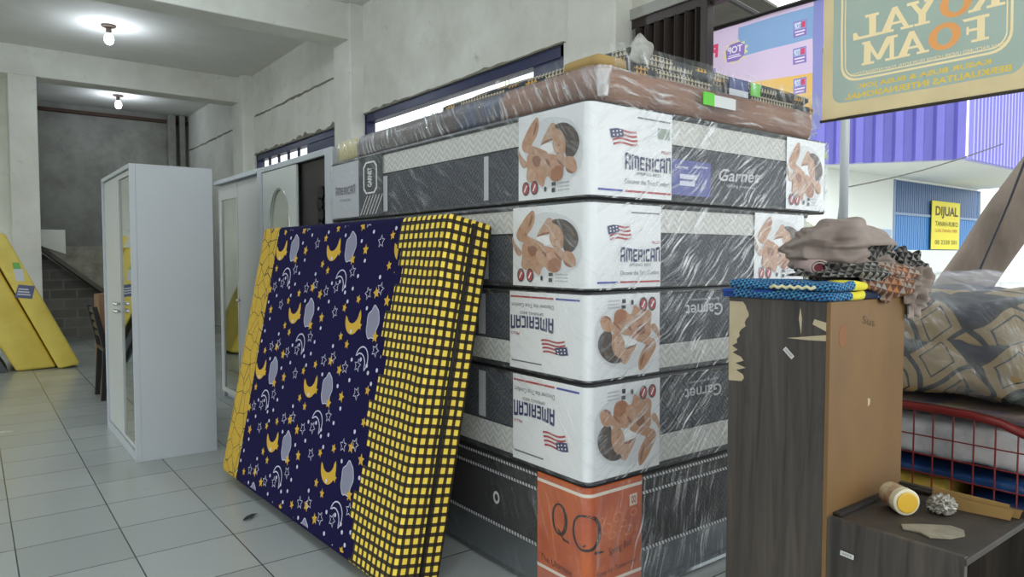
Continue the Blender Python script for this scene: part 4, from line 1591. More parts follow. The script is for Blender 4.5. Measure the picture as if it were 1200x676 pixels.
# slab-serif letters for the big words, each a few polygons in a 1 x 1 box
SERIF = {
    'L': [[(.18, .08), (.42, .08), (.42, .95), (.18, .95)], [(.05, 0), (.98, 0), (.98, .32), (.86, .32), (.78, .12), (.05, .12)], [(.08, .88), (.55, .88), (.55, 1), (.08, 1)]],
    'A': [[(.12, .08), (.26, .08), (.56, .86), (.46, 1)], [(.44, 1), (.60, 1), (.92, .08), (.66, .08)], [(.26, .28), (.72, .28), (.70, .38), (.30, .38)], [(0, 0), (.36, 0), (.36, .1), (0, .1)], [(.56, 0), (1, 0), (1, .1), (.56, .1)]],
    'Y': [[(.38, .06), (.62, .06), (.62, .48), (.38, .48)], [(.38, .42), (.58, .52), (.32, .94), (.08, .94)], [(.46, .5), (.62, .44), (.90, .94), (.74, .94)], [(.24, 0), (.76, 0), (.76, .1), (.24, .1)], [(0, .88), (.44, .88), (.44, 1), (0, 1)], [(.60, .88), (1, .88), (1, 1), (.60, 1)]],
    'R': [[(.16, .06), (.38, .06), (.38, .94), (.16, .94)], [(.02, 0), (.5, 0), (.5, .1), (.02, .1)], [(.02, .88), (.6, .88), (.6, 1), (.02, 1)], [(.55, .88), (.6, 1), (.82, .92), (.9, .74), (.82, .56), (.6, .46), (.55, .56), (.66, .64), (.68, .74), (.64, .84)],
          [(.38, .44), (.62, .44), (.62, .54), (.38, .54)], [(.46, .46), (.66, .48), (.88, .1), (.66, .1)], [(.66, 0), (1, 0), (1, .1), (.66, .1)]],
    'F': [[(.16, .06), (.40, .06), (.40, .94), (.16, .94)], [(.02, 0), (.58, 0), (.58, .1), (.02, .1)], [(.02, .88), (.96, .88), (.96, .66), (.86, .66), (.80, .86), (.9, 1), (.02, 1)], [(.4, .45), (.66, .45), (.66, .34), (.74, .34), (.74, .66), (.66, .66), (.66, .55), (.4, .55)]],
    'M': [[(.10, .06), (.22, .06), (.22, .9), (.10, .9)], [(.74, .06), (.94, .06), (.94, .9), (.74, .9)], [(.12, .96), (.32, .96), (.56, .28), (.46, .12)], [(.46, .12), (.56, .12), (.92, .96), (.78, .96)], [(0, 0), (.34, 0), (.34, .1), (0, .1)], [(.64, 0), (1, 0), (1, .1), (.64, .1)],
          [(0, .9), (.3, .9), (.3, 1), (0, 1)], [(.76, .9), (1, .9), (1, 1), (.76, 1)]],
}


def serif(mb, fn, ch, y0, y1, z0, z1, m, lift):
    """mirrored: the letter's right side lies toward +y"""
    if ch == 'O':
        cy_, cz_ = (y0 + y1) / 2, (z0 + z1) / 2
        ry_, rz_ = abs(y1 - y0) / 2, (z1 - z0) / 2
        ring_faces(mb, fn, ellipse(cy_, cz_, ry_, rz_ * 1.03, 28), ellipse(cy_, cz_, ry_ * .48, rz_ * .66, 28), lift, m)
        return
    for k, p in enumerate(SERIF[ch]):
        mb.poly([fn(y0 + (y1 - y0) * a, z0 + (z1 - z0) * b, lift + .0002 * k) for a, b in p], m)


def royal():
    x = 3.90
    fn = banner_fn(x, .034, 3.0)
    o = empty('shop_banner', (x, 1.64, 2.05), 'grey-green banner with mirrored gold ROYAL FOAM lettering hanging over the open shop front', 'banner')
    p = Flat()
    p.poly(rr_pts(1.185, 2.10, 2.125, 2.92, .06), 4)
    fn0, fn = fn, F2
    for r0, wd in ((0, .011), (.022, .006)):
        o_ = subdiv_path(rr_pts(1.235 + r0, 2.055 - r0, 2.235 + r0, 2.86 - r0, .09 - r0))
        i_ = subdiv_path(rr_pts(1.235 + r0, 2.055 - r0, 2.235 + r0, 2.86 - r0, .09 - r0))
        cy_, cz_ = 1.645, 2.55
        i_ = [(cy_ + (a - cy_) * (1 - wd / .41), cz_ + (c - cz_) * (1 - wd / .31)) for a, c in o_]
        ring_faces(p, fn, o_, i_, .0035, 1)
    for ch_, y0, y1, z0, z1, m in (('L', 1.84, 1.99, 2.455, 2.575, 1), ('A', 1.68, 1.85, 2.455, 2.58, 1), ('Y', 1.565, 1.71, 2.455, 2.58, 1), ('O', 1.41, 1.555, 2.455, 2.58, 2), ('R', 1.265, 1.425, 2.455, 2.58, 1),
                                   ('M', 1.755, 1.94, 2.31, 2.435, 1), ('A', 1.60, 1.765, 2.31, 2.435, 1), ('O', 1.455, 1.605, 2.305, 2.435, 2), ('F', 1.33, 1.465, 2.31, 2.43, 1)):
        serif(p, fn, ch_, y0, y1, z0, z1, m, .004)
    put_text(p, fn, 'MANUFACTURED UNDER LICENSE FROM ROYAL FOAM INTERNATIONAL', 1.27, 2.0, 2.262, 2.28, 1, .0, .004)
    put_text(p, fn, 'KASUR BUSA & BUSA JOK', 1.32, 1.96, 2.182, 2.214, 3, .03, .004)
    put_text(p, fn, 'BERKUALITAS INTERNASIONAL', 1.235, 2.025, 2.138, 2.17, 3, .03, .004)
    cl = printed_cloth(fn0, 1.13, 2.16, 2.045, 2.98, .04, p.l)
    cl.build('banner_cloth', [cloth_mat('khaki_banner', '#d6c79c', '#b9a986'), cloth_mat('cream_print', '#ecd9ae', '#dac79a'), cloth_mat('ochre_print', '#e0a066', '#cf935c'), cloth_mat('gold_print', '#d2b550'),
                              cloth_mat('green_print', '#93a399', '#a3b0a6')], o, smooth=True, fix=False)
    r = MB()
    r.tube([(x, 1.10, 2.04), (x, 2.17, 2.04)], .009)
    r.build('bottom_rod', M('dark_rod', '#3c352c', .6), o)


def promo():
    x = 4.0
    fn = banner_fn(x, .03, 9.0)
    o = empty('shop_banner', (x, 2.7, 2.1), 'pink, blue and orange promotional banner hanging beside the folded metal gate', 'banner')
    p = Flat()
    p.poly([(2.285, 2.56), (2.80, 2.56), (2.80, 2.75), (2.285, 2.75)], 1)
    p.poly([(2.285, 2.02), (3.6, 2.02), (3.6, 2.42), (2.285, 2.36)], 2)
    p.poly([(2.225, 2.02), (2.285, 2.02), (2.285, 2.785), (2.225, 2.785)], 3)
    fn0, fn = fn, F2
    # starburst badge with mirrored word
    star = []
    for i in range(24):
        r = .105 if i % 2 else .078
        star.append((2.82 + r * math.cos(i * pi / 12), 2.60 + r * .75 * math.sin(i * pi / 12)))
    p.poly([fn(*q, .006) for q in star], 4)
    p.poly([fn(*q, .008) for q in [(2.75, 2.565), (2.80, 2.54), (2.88, 2.545), (2.895, 2.62), (2.86, 2.655), (2.79, 2.66), (2.745, 2.63)]], 5)
    put_text(p, fn, 'TOP', 2.765, 2.88, 2.595, 2.64, 6, .03, .010)
    p.poly([(2.775, 2.565), (2.875, 2.565), (2.875, 2.572), (2.775, 2.572)], 6)
    p.poly([(2.785, 2.578), (2.87, 2.578), (2.87, 2.584), (2.785, 2.584)], 6)
    for zc in (2.64, 2.48, 2.30):
        a = [(2.325, zc - .05), (2.41, zc - .05), (2.41, zc + .045), (2.325, zc + .045)]
        p.poly([fn(*q, .006) for q in a], 5)
        p.poly([fn(*q, .0065) for q in [(2.33, zc - .005), (2.405, zc - .005), (2.405, zc + .04), (2.33, zc + .04)]], 1)
        put_text(p, fn, 'TOP', 2.365, 2.402, zc + .0, zc + .036, 6, .03, .008)
        p.poly([fn(*q, .008) for q in [(2.335, zc + .0), (2.36, zc + .0), (2.36, zc + .036), (2.335, zc + .036)]], 7)
        p.poly([(2.335, zc - .022), (2.40, zc - .022), (2.40, zc - .014), (2.335, zc - .014)], 6)
        p.poly([(2.34, zc - .040), (2.395, zc - .040), (2.395, zc - .032), (2.34, zc - .032)], 6)
    put_text(p, fn, 'P', 2.96, 3.02, 2.60, 2.69, 7, .06, .006)
    put_text(p, fn, 'JU', 2.95, 3.10, 2.44, 2.53, 5, .06, .006)
    cl = printed_cloth(fn0, 2.225, 3.6, 2.02, 2.785, .045, p.l)
    cl.build('banner_cloth', [cloth_mat('pink_banner', '#e9d3ec', '#dcc8e8'), cloth_mat('blue_print', '#98b6de', '#8aabd8'), cloth_mat('orange_print', '#f4cc80', '#ecc070'), cloth_mat('violet_print', '#9497d2'), cloth_mat('yellow_print', '#eadfa8'),
                              cloth_mat('purple_print', '#9a80c8'), cloth_mat('pale_print', '#f2ecf8'), cloth_mat('red_print', '#e0587a')], o, smooth=True, fix=False)
    r = MB()
    r.tube([(x, 2.2, 2.79), (x, 3.65, 2.79)], .016)
    r.build('hanging_bar', M('black_bar', '#201c1d', .5), o)


royal()
promo()


# ------------------------------------------------------------------ dark wood cabinet with low side box
def walnut():
    m, nt, b = base_mat('dark_walnut_veneer', .5)
    co = obj_co(nt, (9, 9, .7))
    n1 = N(nt, 'TexNoise', i_Vector=co, i_Scale=2.2, i_Detail=8.0, i_Roughness=.65, i_Distortion=.6)
    n2 = N(nt, 'TexNoise', i_Vector=obj_co(nt, (60, 60, 1.5)), i_Scale=2.0, i_Detail=3.0)
    f = N(nt, 'MapRange', i_Value=n1.outputs[0])
    f.inputs[1].default_value = .35
    f.inputs[2].default_value = .66
    c = mix_c(nt, f.outputs[0], '#1a1715', '#564e46')
    c = mix_c(nt, math_n(nt, 'MULTIPLY', n2.outputs[0], .5), c, '#332c28')
    nt.links.new(c, b.inputs['Base Color'])
    return m


XD, YD = 1.80, .962
ZT, ZL = 1.148, .574
wal = walnut()
ply = M('raw_orange_plywood', '#7c5c32', .6, col2='#654a2b', vs=2.2, stretch=(1, 1, .5))
cabn = empty('storage_cabinet', (2.0, .95, 0), 'worn dark walnut cabinet with bare orange side and low side box, right foreground', 'cabinet')
b = MB()
b.box((XD, YD + .012, 0), (XD + .018, YD + .315, ZT)).box((XD + .018, YD + .297, 0), (XD + .43, YD + .315, ZT)).box((XD + .018, YD + .012, ZT - .018), (XD + .43, YD + .297, ZT))
b.box((XD + .412, YD + .012, 0), (XD + .43, YD + .297, ZT - .018))
b.build('tall_body', wal, cabn, bevel=.0015)
MB().box((XD - .0005, YD, 0), (XD + .43, YD + .012, ZT)).build('side_panel', ply, cabn, bevel=.001)
y0b = .632
b = MB()
b.box((XD + .002, y0b, 0), (XD + .02, YD, ZL - .0))            # outer side

b.box((XD + .42, y0b, 0), (XD + .438, YD, ZL + .012))
b.box((XD + .02, y0b, .06), (XD + .42, YD, .078)).box((XD + .02, YD - .03, .078), (XD + .42, YD - .012, ZL - .022))
b.build('side_box', [wal], cabn, bevel=.0015)
MB().box((XD + .003, y0b - .004, ZL - .02), (XD + .43, YD, ZL - .004)).build('top_board', M('dimmed_dark_board', '#221d19', .6, col2='#3b3229', vs=6), cabn, bevel=.002)  # dark brown board, colour darkened further in place of weak light
b = MB()
b.box((XD + .03, YD - .022, ZL - .004), (XD + .42, YD - .001, ZL + .006))
b.box((XD + .40, y0b + .02, ZL - .004), (XD + .419, YD - .03, ZL + .008))
b.build('worn_edge', M('broken_dark_board', '#2a2420', .85, var=.5, vs=30, bump=.8, bs=80), cabn, bevel=.003)
MB().box((XD + .03, y0b + .04, .30), (XD + .42, YD - .03, .316)).build('inner_shelf', dark_void, cabn)
chip_m = M('bare_chipboard', '#b9aa8c', .85, var=.12, vs=20)


def flake(pts, m=chip_m, y=None, th=.0012, name='peeled_patch'):
    b = MB()
    if y is None:
        b.prism(pts, 'x', XD - th, XD + .0004)
    else:
        b.prism(pts, 'y', y - th, y)
    return b.build(name, m, cabn)


rn = random.Random(3)
left = [(YD + .315, ZT - .01)]
ed = []
for i in range(24):
    t = i / 23
    wd = .05 + .018 * math.sin(t * 9) - .012 * t + rn.uniform(-.006, .006)
    if i in (13, 15, 18, 20):
        wd *= .45
    ed.append((YD + .315 - wd - .006 * 0, ZT - .012 - .235 * t))
flake([(YD + .313, ZT - .012)] + ed + [(YD + .313, ZT - .25)])
flake([(YD + .012, ZT - .055), (YD + .045, ZT - .048), (YD + .05, ZT - .062), (YD + .012, ZT - .078)])
flake([(YD + .012, ZT - .088), (YD + .05, ZT - .094), (YD + .125, ZT - .106), (YD + .06, ZT - .106), (YD + .012, ZT - .104)])
flake([(YD + .086, ZT - .02), (YD + .09, ZT - .05), (YD + .083, ZT - .09), (YD + .081, ZT - .05)])


def sticker(yc, zc, ang, txt):
    c_, s_ = math.cos(ang), math.sin(ang)
    f = lambda u, v, l: (XD - .0022 - l, yc - (u * c_ - v * s_), zc + u * s_ + v * c_)
    b = MB()
    b.add([f(-.018, -.0065, 0), f(.018, -.0065, 0), f(.018, .0065, 0), f(-.018, .0065, 0)], [(0, 1, 2, 3)], 0)
    for q in range(9):
        u_ = -.014 + q * .0032
        b.poly([f(u_, -.003, .0003), f(u_ + (.0018 if q % 2 else .001), -.003, .0003), f(u_ + (.0018 if q % 2 else .001), .003, .0003), f(u_, .003, .0003)], 1)
    b.build('paper_sticker', [M('white_sticker', '#c9c9c5', .6), ink_grey], cabn, fix=False)


sticker(YD + .118, ZT - .147, -.75, 'barcode')
sticker(YD - .058, ZL - .085, -.06, 'label text')
# marks on the orange panel
b = MB()
b.prism([(XD + .21, ZT - .28), (XD + .225, ZT - .285), (XD + .222, ZT - .30), (XD + .212, ZT - .305)], 'y', YD - .001, YD)
b.build('paint_chip', chip_m, cabn)
b = MB()
b.prism(ellipse(XD + .065, ZT - .095, .022, .032, 14), 'y', YD - .0006, YD)
b.build('wood_knot', M('knot_brown', '#7d4f28', .6), cabn)
wr_ = MB()
put_text(wr_, lambda u, v, l: (XD + .17 + u, YD - .0008, ZT - .065 + v - .2 * u), 'Sus', 0, .07, 0, .022, 0, 0, 0)
wr_.build('handwriting', M('pencil_mark', '#4a3520', .7), cabn, fix=False)
# strip of peeled veneer lying on the top board
b = MB()
zz = ZL - .003
vs = [(1.875, .80), (1.90, .815), (1.935, .79), (1.99, .735), (1.985, .70), (1.95, .685), (1.90, .70), (1.87, .735), (1.885, .765)]
b.prism(vs, 'z', zz, zz + .004)
tag(b.build('veneer_chip', M('pale_torn_veneer', '#8f8775', .8, var=.3, vs=25), origin=(1.92, .75, zz)), 'torn pale piece of veneer lying at the front edge of the low box', 'scrap')

# jar lying on its side
jar = empty('glue_jar', (1.99, .865, zz + .035), 'cream jar with yellow lid lying on its side on the low box', 'jar')
d = Vector((-.45, -.62, .0)).normalized()
c0 = Vector((2.005, .868, zz + .036))
P_ = lambda t: c0 + d * t
MB().tube([P_(-.045), P_(-.043), P_(.01), P_(.016)], [.02, .033, .034, .03], n=24).build('jar_body', M('brown_jar_print', '#8a5a38', .45, col2='#c9bda0', vs=20), jar, smooth=False, bevel=.002)
MB().tube([P_(.014), P_(.016), P_(.036), P_(.038)], [.034, .036, .036, .033], n=24).build('jar_collar', M('cream_plastic', '#d0c8ae', .4), jar)
MB().tube([P_(.038), P_(.0385), P_(.042), P_(.043)], [.024, .028, .028, .025], n=24).build('yellow_lid', M('yellow_plastic', '#d0a630', .4), jar)


def crumple(name, c, r, mats, label, cat, sc=(1, 1, 1), sd=1.0, amp=.45, f=2.3, sub=5, parent=None, flat=None, matfn=None):
    bm = bmesh.new()
    bmesh.ops.create_icosphere(bm, subdivisions=sub, radius=1)
    for v in bm.verts:
        p = v.co.copy()
        n1 = 1 - abs(noise.noise(p * f + Vector((sd, 0, 0)))) * 2
        n2 = 1 - abs(noise.noise(p * f * 2.3 + Vector((0, sd, 0)))) * 2
        k = 1 + amp * (n1 * .6 + n2 * .3 - .5)
        q = Vector((p.x * sc[0], p.y * sc[1], p.z * sc[2])) * k * r
        if flat is not None:
            q.z = max(q.z, flat)
        v.co = q
    me = bpy.data.meshes.new(name)
    if matfn:
        for fc in bm.faces:
            fc.material_index = matfn(fc.calc_center_median())
    bm.to_mesh(me)
    bm.free()
    for m_ in (mats if isinstance(mats, list) else [mats]):
        me.materials.append(m_)
    me.polygons.foreach_set('use_smooth', [True] * len(me.polygons))
    o = bpy.data.objects.new(name, me)
    COL.objects.link(o)
    if parent:
        o.parent = parent
        o.location = Vector(c) - ORG[parent.name]
    else:
        o.location = c
        tag(o, label, cat)
    return o


crumple('crumpled_bag', (2.085, .79, zz + .022), .030, M('crinkled_foil_plastic', '#b9b6ac', .25, .3, col2='#5f574c', vs=60), 'small crumpled grey plastic bag on the low box beside the jar', 'bag', (1.2, 1, .8), 4.0, .9, 3.0, 5, None, -.020)
kraft = M('kraft_board', '#8f703d', .8, var=.15, vs=8)
for i, (ax, ay, bx_, by, hh) in enumerate(((2.13, .83, 2.165, .655, .034), (2.148, .84, 2.178, .668, .046), (2.172, .85, 2.197, .645, .028))):
    b = MB()
    b.add([(ax, ay, zz), (bx_, by, zz), (bx_ + .003, by - .006, zz + hh * .8), (ax + .003, ay, zz + hh)], [(0, 1, 2, 3)])
    o = b.build('cardboard_strip', kraft, origin=(ax, ay, zz), fix=False)
    so = o.modifiers.new('thick', 'SOLIDIFY')
    so.thickness = .003
    so.offset = 0
    tag(o, ('short brown cardboard strip standing on the low box, nearest the crumpled bag', 'tall middle brown cardboard strip standing on the low box', 'low outer brown cardboard strip standing at the low box\'s far edge')[i], 'cardboard', 'cardboard strips on the low box')


# ------------------------------------------------------------------ cloth on the cabinet
def tri_cloth(name, base_c, tri_c, alt, sc_=.022, patch=None):
    m, nt, b = base_mat(name, .85)
    t = N(nt, 'TexCoord')
    s = N(nt, 'SeparateXYZ', i_Vector=t.outputs['Object'])
    a = math_n(nt, 'DIVIDE', math_n(nt, 'SUBTRACT', s.outputs[0], s.outputs[1]), sc_)
    z = math_n(nt, 'DIVIDE', math_n(nt, 'ADD', s.outputs[2], math_n(nt, 'MULTIPLY', math_n(nt, 'ADD', s.outputs[0], s.outputs[1]), .25)), sc_ * .62)
    row = math_n(nt, 'MULTIPLY', math_n(nt, 'MODULO', math_n(nt, 'ADD', math_n(nt, 'FLOOR', z), 100), 2), .5)
    fu = math_n(nt, 'MULTIPLY', math_n(nt, 'ABSOLUTE', math_n(nt, 'SUBTRACT', math_n(nt, 'FRACT', math_n(nt, 'ADD', math_n(nt, 'ADD', a, row), 50)), .5)), 2)
    tri = math_n(nt, 'LESS_THAN', fu, math_n(nt, 'SUBTRACT', 1, math_n(nt, 'FRACT', z)))
    wn_ = N(nt, 'TexWhiteNoise', i_Vector=N(nt, 'CombineXYZ', i_X=math_n(nt, 'FLOOR', a), i_Y=math_n(nt, 'FLOOR', z)).outputs[0])
    c = mix_c(nt, wn_.outputs[0], tri_c, alt)
    c = mix_c(nt, tri, base_c, c)
    if patch:
        big = math_n(nt, 'FRACT', math_n(nt, 'DIVIDE', math_n(nt, 'ADD', math_n(nt, 'SUBTRACT', s.outputs[0], s.outputs[1]), math_n(nt, 'MULTIPLY', s.outputs[2], -.5)), .30))
        y_ = math_n(nt, 'MULTIPLY', math_n(nt, 'GREATER_THAN', big, .02), math_n(nt, 'LESS_THAN', big, .17))
        k_ = math_n(nt, 'MULTIPLY', math_n(nt, 'GREATER_THAN', big, .17), math_n(nt, 'LESS_THAN', big, .38))
        c = mix_c(nt, k_, c, patch[1])
        c = mix_c(nt, y_, c, patch[0])
    nt.links.new(c, b.inputs['Base Color'])
    return m


blue_tri = tri_cloth('blue_triangle_cotton', '#10213f', '#4293ba', '#2b6aa8', .0135)
blue_m = M('royal_blue_cotton', '#1f4a9c', .85, var=.35, vs=9)
yel_patch = M('yellow_cotton_patch', '#d8cc38', .85)
navy_patch = M('dark_navy_patch', '#12203a', .85)


def fold_layer(mb, x0, x1, y0, y1, z, th, m, sd, n=26, droop=0.0):
    """one soft folded layer with a rounded near edge, wavy thickness"""
    prof = []
    for i in range(9):
        a = -pi / 2 + pi * i / 8
        prof.append((-math.cos(a) * th * .5, th * .5 + math.sin(a) * th * .5))
    k = len(mb.v)
    cols = []
    for i in range(n + 1):
        t = i / n
        # path follows the near edge: along y on the left side then along x on the near side
        L1, L2 = (y1 - y0), (x1 - x0)
        d_ = t * (L1 + L2)
        if d_ < L1:
            bx_, by_, nx, ny = x0, y1 - d_, -1, 0
        else:
            bx_, by_, nx, ny = x0 + (d_ - L1), y0, 0, -1
        cu = abs(d_ - L1)
        if cu < .03:
            q = (d_ - L1 + .03) / .06 * pi / 2
            nx, ny = -math.cos(q), -math.sin(q)
        wob = .008 * noise.noise(Vector((t * 7, sd, 0)))
        hz = .35 * th * noise.noise(Vector((t * 9, sd, 5)))
        col = [(bx_ + nx * (-p - 0) * 1.0 + nx * wob, by_ + ny * (-p) + ny * wob, z + h_ + (hz if h_ > th * .3 else 0) - droop * max(0, 1 - t * 3)) for p, h_ in prof]
        xc_, yc_ = (x0 + x1) / 2 + .02, (y0 + y1) / 2
        col.append((bx_ + (xc_ - bx_) * .6, by_ + (yc_ - by_) * .6, z + th + hz * .6))
        col.append((xc_, yc_, z + th))
        cols.append(col)
    r = len(cols[0])
    for c in cols:
        mb.v += [Vector(p) for p in c]
    for i in range(n):
        for j in range(r - 1):
            mb.f.append((k + i * r + j, k + (i + 1) * r + j, k + (i + 1) * r + j + 1, k + i * r + j + 1))
            mb.m.append(m)


fc = empty('folded_bedsheet', (1.98, 1.10, ZT), 'folded blue bedsheet with triangle print lying flat on top of the cabinet', 'bedsheet')
b = MB()
fold_layer(b, XD + .002, XD + .22, YD + .03, YD + .335, ZT + .001, .013, 0, 1)
fold_layer(b, XD - .008, XD + .22, YD + .045, YD + .33, ZT + .014, .012, 0, 2)
b.build('lower_folds', blue_m, fc, smooth=True, fix=False)
b = MB()
fold_layer(b, XD - .004, XD + .36, YD + .0, YD + .29, ZT + .001, .027, 0, 8, 60)
fold_layer(b, XD - .008, XD + .36, YD - .006, YD + .30, ZT + .028, .024, 0, 3, 60)
k0 = len(b.f)
for i, f in enumerate(b.f):
    c = sum((b.v[q] for q in f), Vector()) / len(f)
    if c.y < YD + .04:
        if XD + .09 < c.x < XD + .155:
            b.m[i] = 1
        elif XD + .155 < c.x < XD + .24:
            b.m[i] = 2
b.build('top_fold', [blue_tri, yel_patch, navy_patch], fc, smooth=True, fix=False)
b = MB()
pts = [(XD - .022, YD + .165 - .012 * i, ZT + .034 + (.006 if i % 2 else 0)) for i in range(12)]
b.tube(pts, .0045, n=6)
b.build('white_piping', M('cream_piping', '#d9d2a8', .8), fc, smooth=True)

# heap of sheets
hp = empty('bedsheet_heap', (2.12, 1.10, ZT), 'crumpled heap of taupe, black and rust patterned bedsheets on top of the cabinet', 'bedsheets')
taupe = M('taupe_cotton', '#988b83', .9, col2='#74675f', vs=7, bump=.3, bs=12)
rust = tri_cloth('rust_triangle_cotton', '#5d3a28', '#a0673c', '#7d8a86', .03)
blk_tri = tri_cloth('black_triangle_cotton', '#191817', '#8e8b84', '#3c3936', .026)


def drape(cx_, cy_, cz_, rx, ry_, rz_, sd, mats, matfn, name, dens=3.0, fold=.14, base=None):
    """a mound of cloth: an ellipsoid pulled into radiating and crossing folds"""
    nu, nv = 170, 80
    mb = MB()
    for i in range(nu):
        for j in range(nv + 1):
            a = 2 * pi * i / nu
            e = -pi * .5 + pi * j / nv
            d_ = Vector((math.cos(e) * math.cos(a), math.cos(e) * math.sin(a), math.sin(e)))
            w1 = noise.noise(Vector((d_.x * dens, d_.y * dens, d_.z * dens * 2.2 + sd)))
            ph = 14 * d_.x * math.cos(sd) + 10 * d_.z + 5 * w1
            f1 = abs(math.sin(ph * .42))
            w2 = 1 - abs(noise.noise(d_ * dens * .9 + Vector((sd, sd, 0)))) * 2
            k = 1 + fold * (f1 * .5 + w2 * .7 - .7) + .16 * w1
            p = Vector((cx_ + rx * d_.x * k, cy_ + ry_ * d_.y * k, cz_ + rz_ * d_.z * k))
            if base is not None:
                p.z = max(p.z, base(p.x, p.y))
            mb.v.append(p)
    for i in range(nu):
        for j in range(nv):
            a, b_ = i * (nv + 1) + j, ((i + 1) % nu) * (nv + 1) + j
            mb.f.append((a, b_, b_ + 1, a + 1))
            c = (mb.v[a] + mb.v[b_ + 1]) / 2
            mb.m.append(matfn(c) if matfn else 0)
    return mb.build(name, mats, hp, smooth=True, fix=False)


def bfn(x, y):
    if x > XD + .435 or y < YD - .006:
        return ZT - .08
    return ZT + .063 if x < XD + .36 else ZT + .004


drape(2.12, 1.07, 1.20, .20, .16, .08, 1.3, [taupe, rust, blk_tri], lambda c: 2 if c.x < 2.03 and c.z > 1.20 else (1 if c.x < 2.20 and c.z < 1.25 else 0), 'rust_sheet', 2.0, .20, bfn)
drape(2.14, 1.12, 1.285, .165, .15, .095, 4.7, [taupe, rust, blk_tri], lambda c: 2 if (1.255 < c.z < 1.30 and c.x > 2.06 and c.y < 1.08) else 0, 'taupe_sheet', 1.7, .20, None)
drape(2.262, 1.01, 1.185, .075, .10, .105, 7.7, [taupe, rust, blk_tri], lambda c: 2 if c.z > 1.24 else 0, 'hanging_sheet', 3.0, .3, lambda x, y: ZT + .063 if (x < XD + .436 and y > YD - .01) else -9)
rl = empty('rolled_cloth', (1.955, 1.12, ZT + .052), 'small pinkish rolled cloth lying on the folded blue bedsheet', 'cloth')
b = MB()
d = Vector((-.55, -.83, 0)).normalized()
c0 = Vector((2.0, 1.16, ZT + .087))
n = 30
for s_ in range(2):
    for i in range(n + 1):
        t = i / n * 2 * pi * 1.9
        r = .033 - .0085 * t / (2 * pi)
        u = Vector((-d.y, d.x, 0))
        b.v.append(c0 + d * (.10 * s_) + u * math.cos(t) * r + Vector((0, 0, 1)) * math.sin(t) * r * .8)
for i in range(n):
    b.f.append((i, i + 1, n + 2 + i, n + 1 + i))
    b.m.append(0)
ro = b.build('cloth_roll', M('dusty_pink_cotton', '#a89490', .9, var=.15), rl, smooth=True, fix=False)
sm = ro.modifiers.new('thick', 'SOLIDIFY')
sm.thickness = .004
MB().tube([c0 + d * .006, c0 + d * .094], .014, n=12).build('inner_roll', M('dark_red_cotton', '#6b2c33', .9), rl)


# ------------------------------------------------------------------ red wire cart with bedding
RX = 2.6
red = M('red_painted_steel', '#74201d', .4, var=.2, vs=12)
ct = empty('wire_cart', (3.0, .7, 0), 'red steel wire-mesh cart loaded with wrapped bedding, right edge of the photo', 'cart')
prof = [(1.36, .745), (1.2, .748), (1.0, .748), (.90, .746), (.82, .735), (.75, .71), (.69, .67), (.65, .61), (.63, .52), (.62, .34), (.62, .12)]
for xx in (RX, RX + .72):
    MB().tube([(xx, y_, z_) for y_, z_ in [(1.40, .12), (1.39, .6), (1.385, .715)] + prof], .0145, n=12).build('side_rail', red, ct, smooth=True)
    wv = MB()
    for i in range(12):
        y_ = 1.33 - i * .062
        zt_ = .745 if y_ > .9 else (.735 - ((.9 - y_) / .26) ** 2 * .13)
        wv.tube([(xx, y_, .22), (xx, y_, zt_)], .0027, n=6)
    for z_ in (.24, .31, .38, .45, .52, .585, .65):
        wv.tube([(xx - .002, 1.385, z_), (xx - .002, .635, z_)], .0027, n=6)
    wv.build('wire_mesh', red, ct)
b = MB()
for z_ in (.14, .22):
    b.tube([(RX, .63, z_), (RX + .72, .63, z_)], .011).tube([(RX, 1.39, z_), (RX + .72, 1.39, z_)], .011).tube([(RX, .63, z_), (RX, 1.39, z_)], .011).tube([(RX + .72, .63, z_), (RX + .72, 1.39, z_)], .011)
b.build('base_frame', red, ct, smooth=True)
MB().box((RX + .005, .64, .222), (RX + .715, 1.38, .23)).build('deck', M('rusty_deck', '#4a3832', .7), ct)
for (xx, yy) in ((RX + .06, .72), (RX + .66, .72), (RX + .06, 1.3), (RX + .66, 1.3)):
    wv = MB()
    wv.tube([(xx - .014, yy, .06), (xx + .014, yy, .06)], .06, n=20)
    wv.box((xx - .018, yy - .006, .06), (xx + .018, yy + .006, .135))
    wv.build('wheel', M('black_rubber', '#151515', .7), ct, bevel=.003)


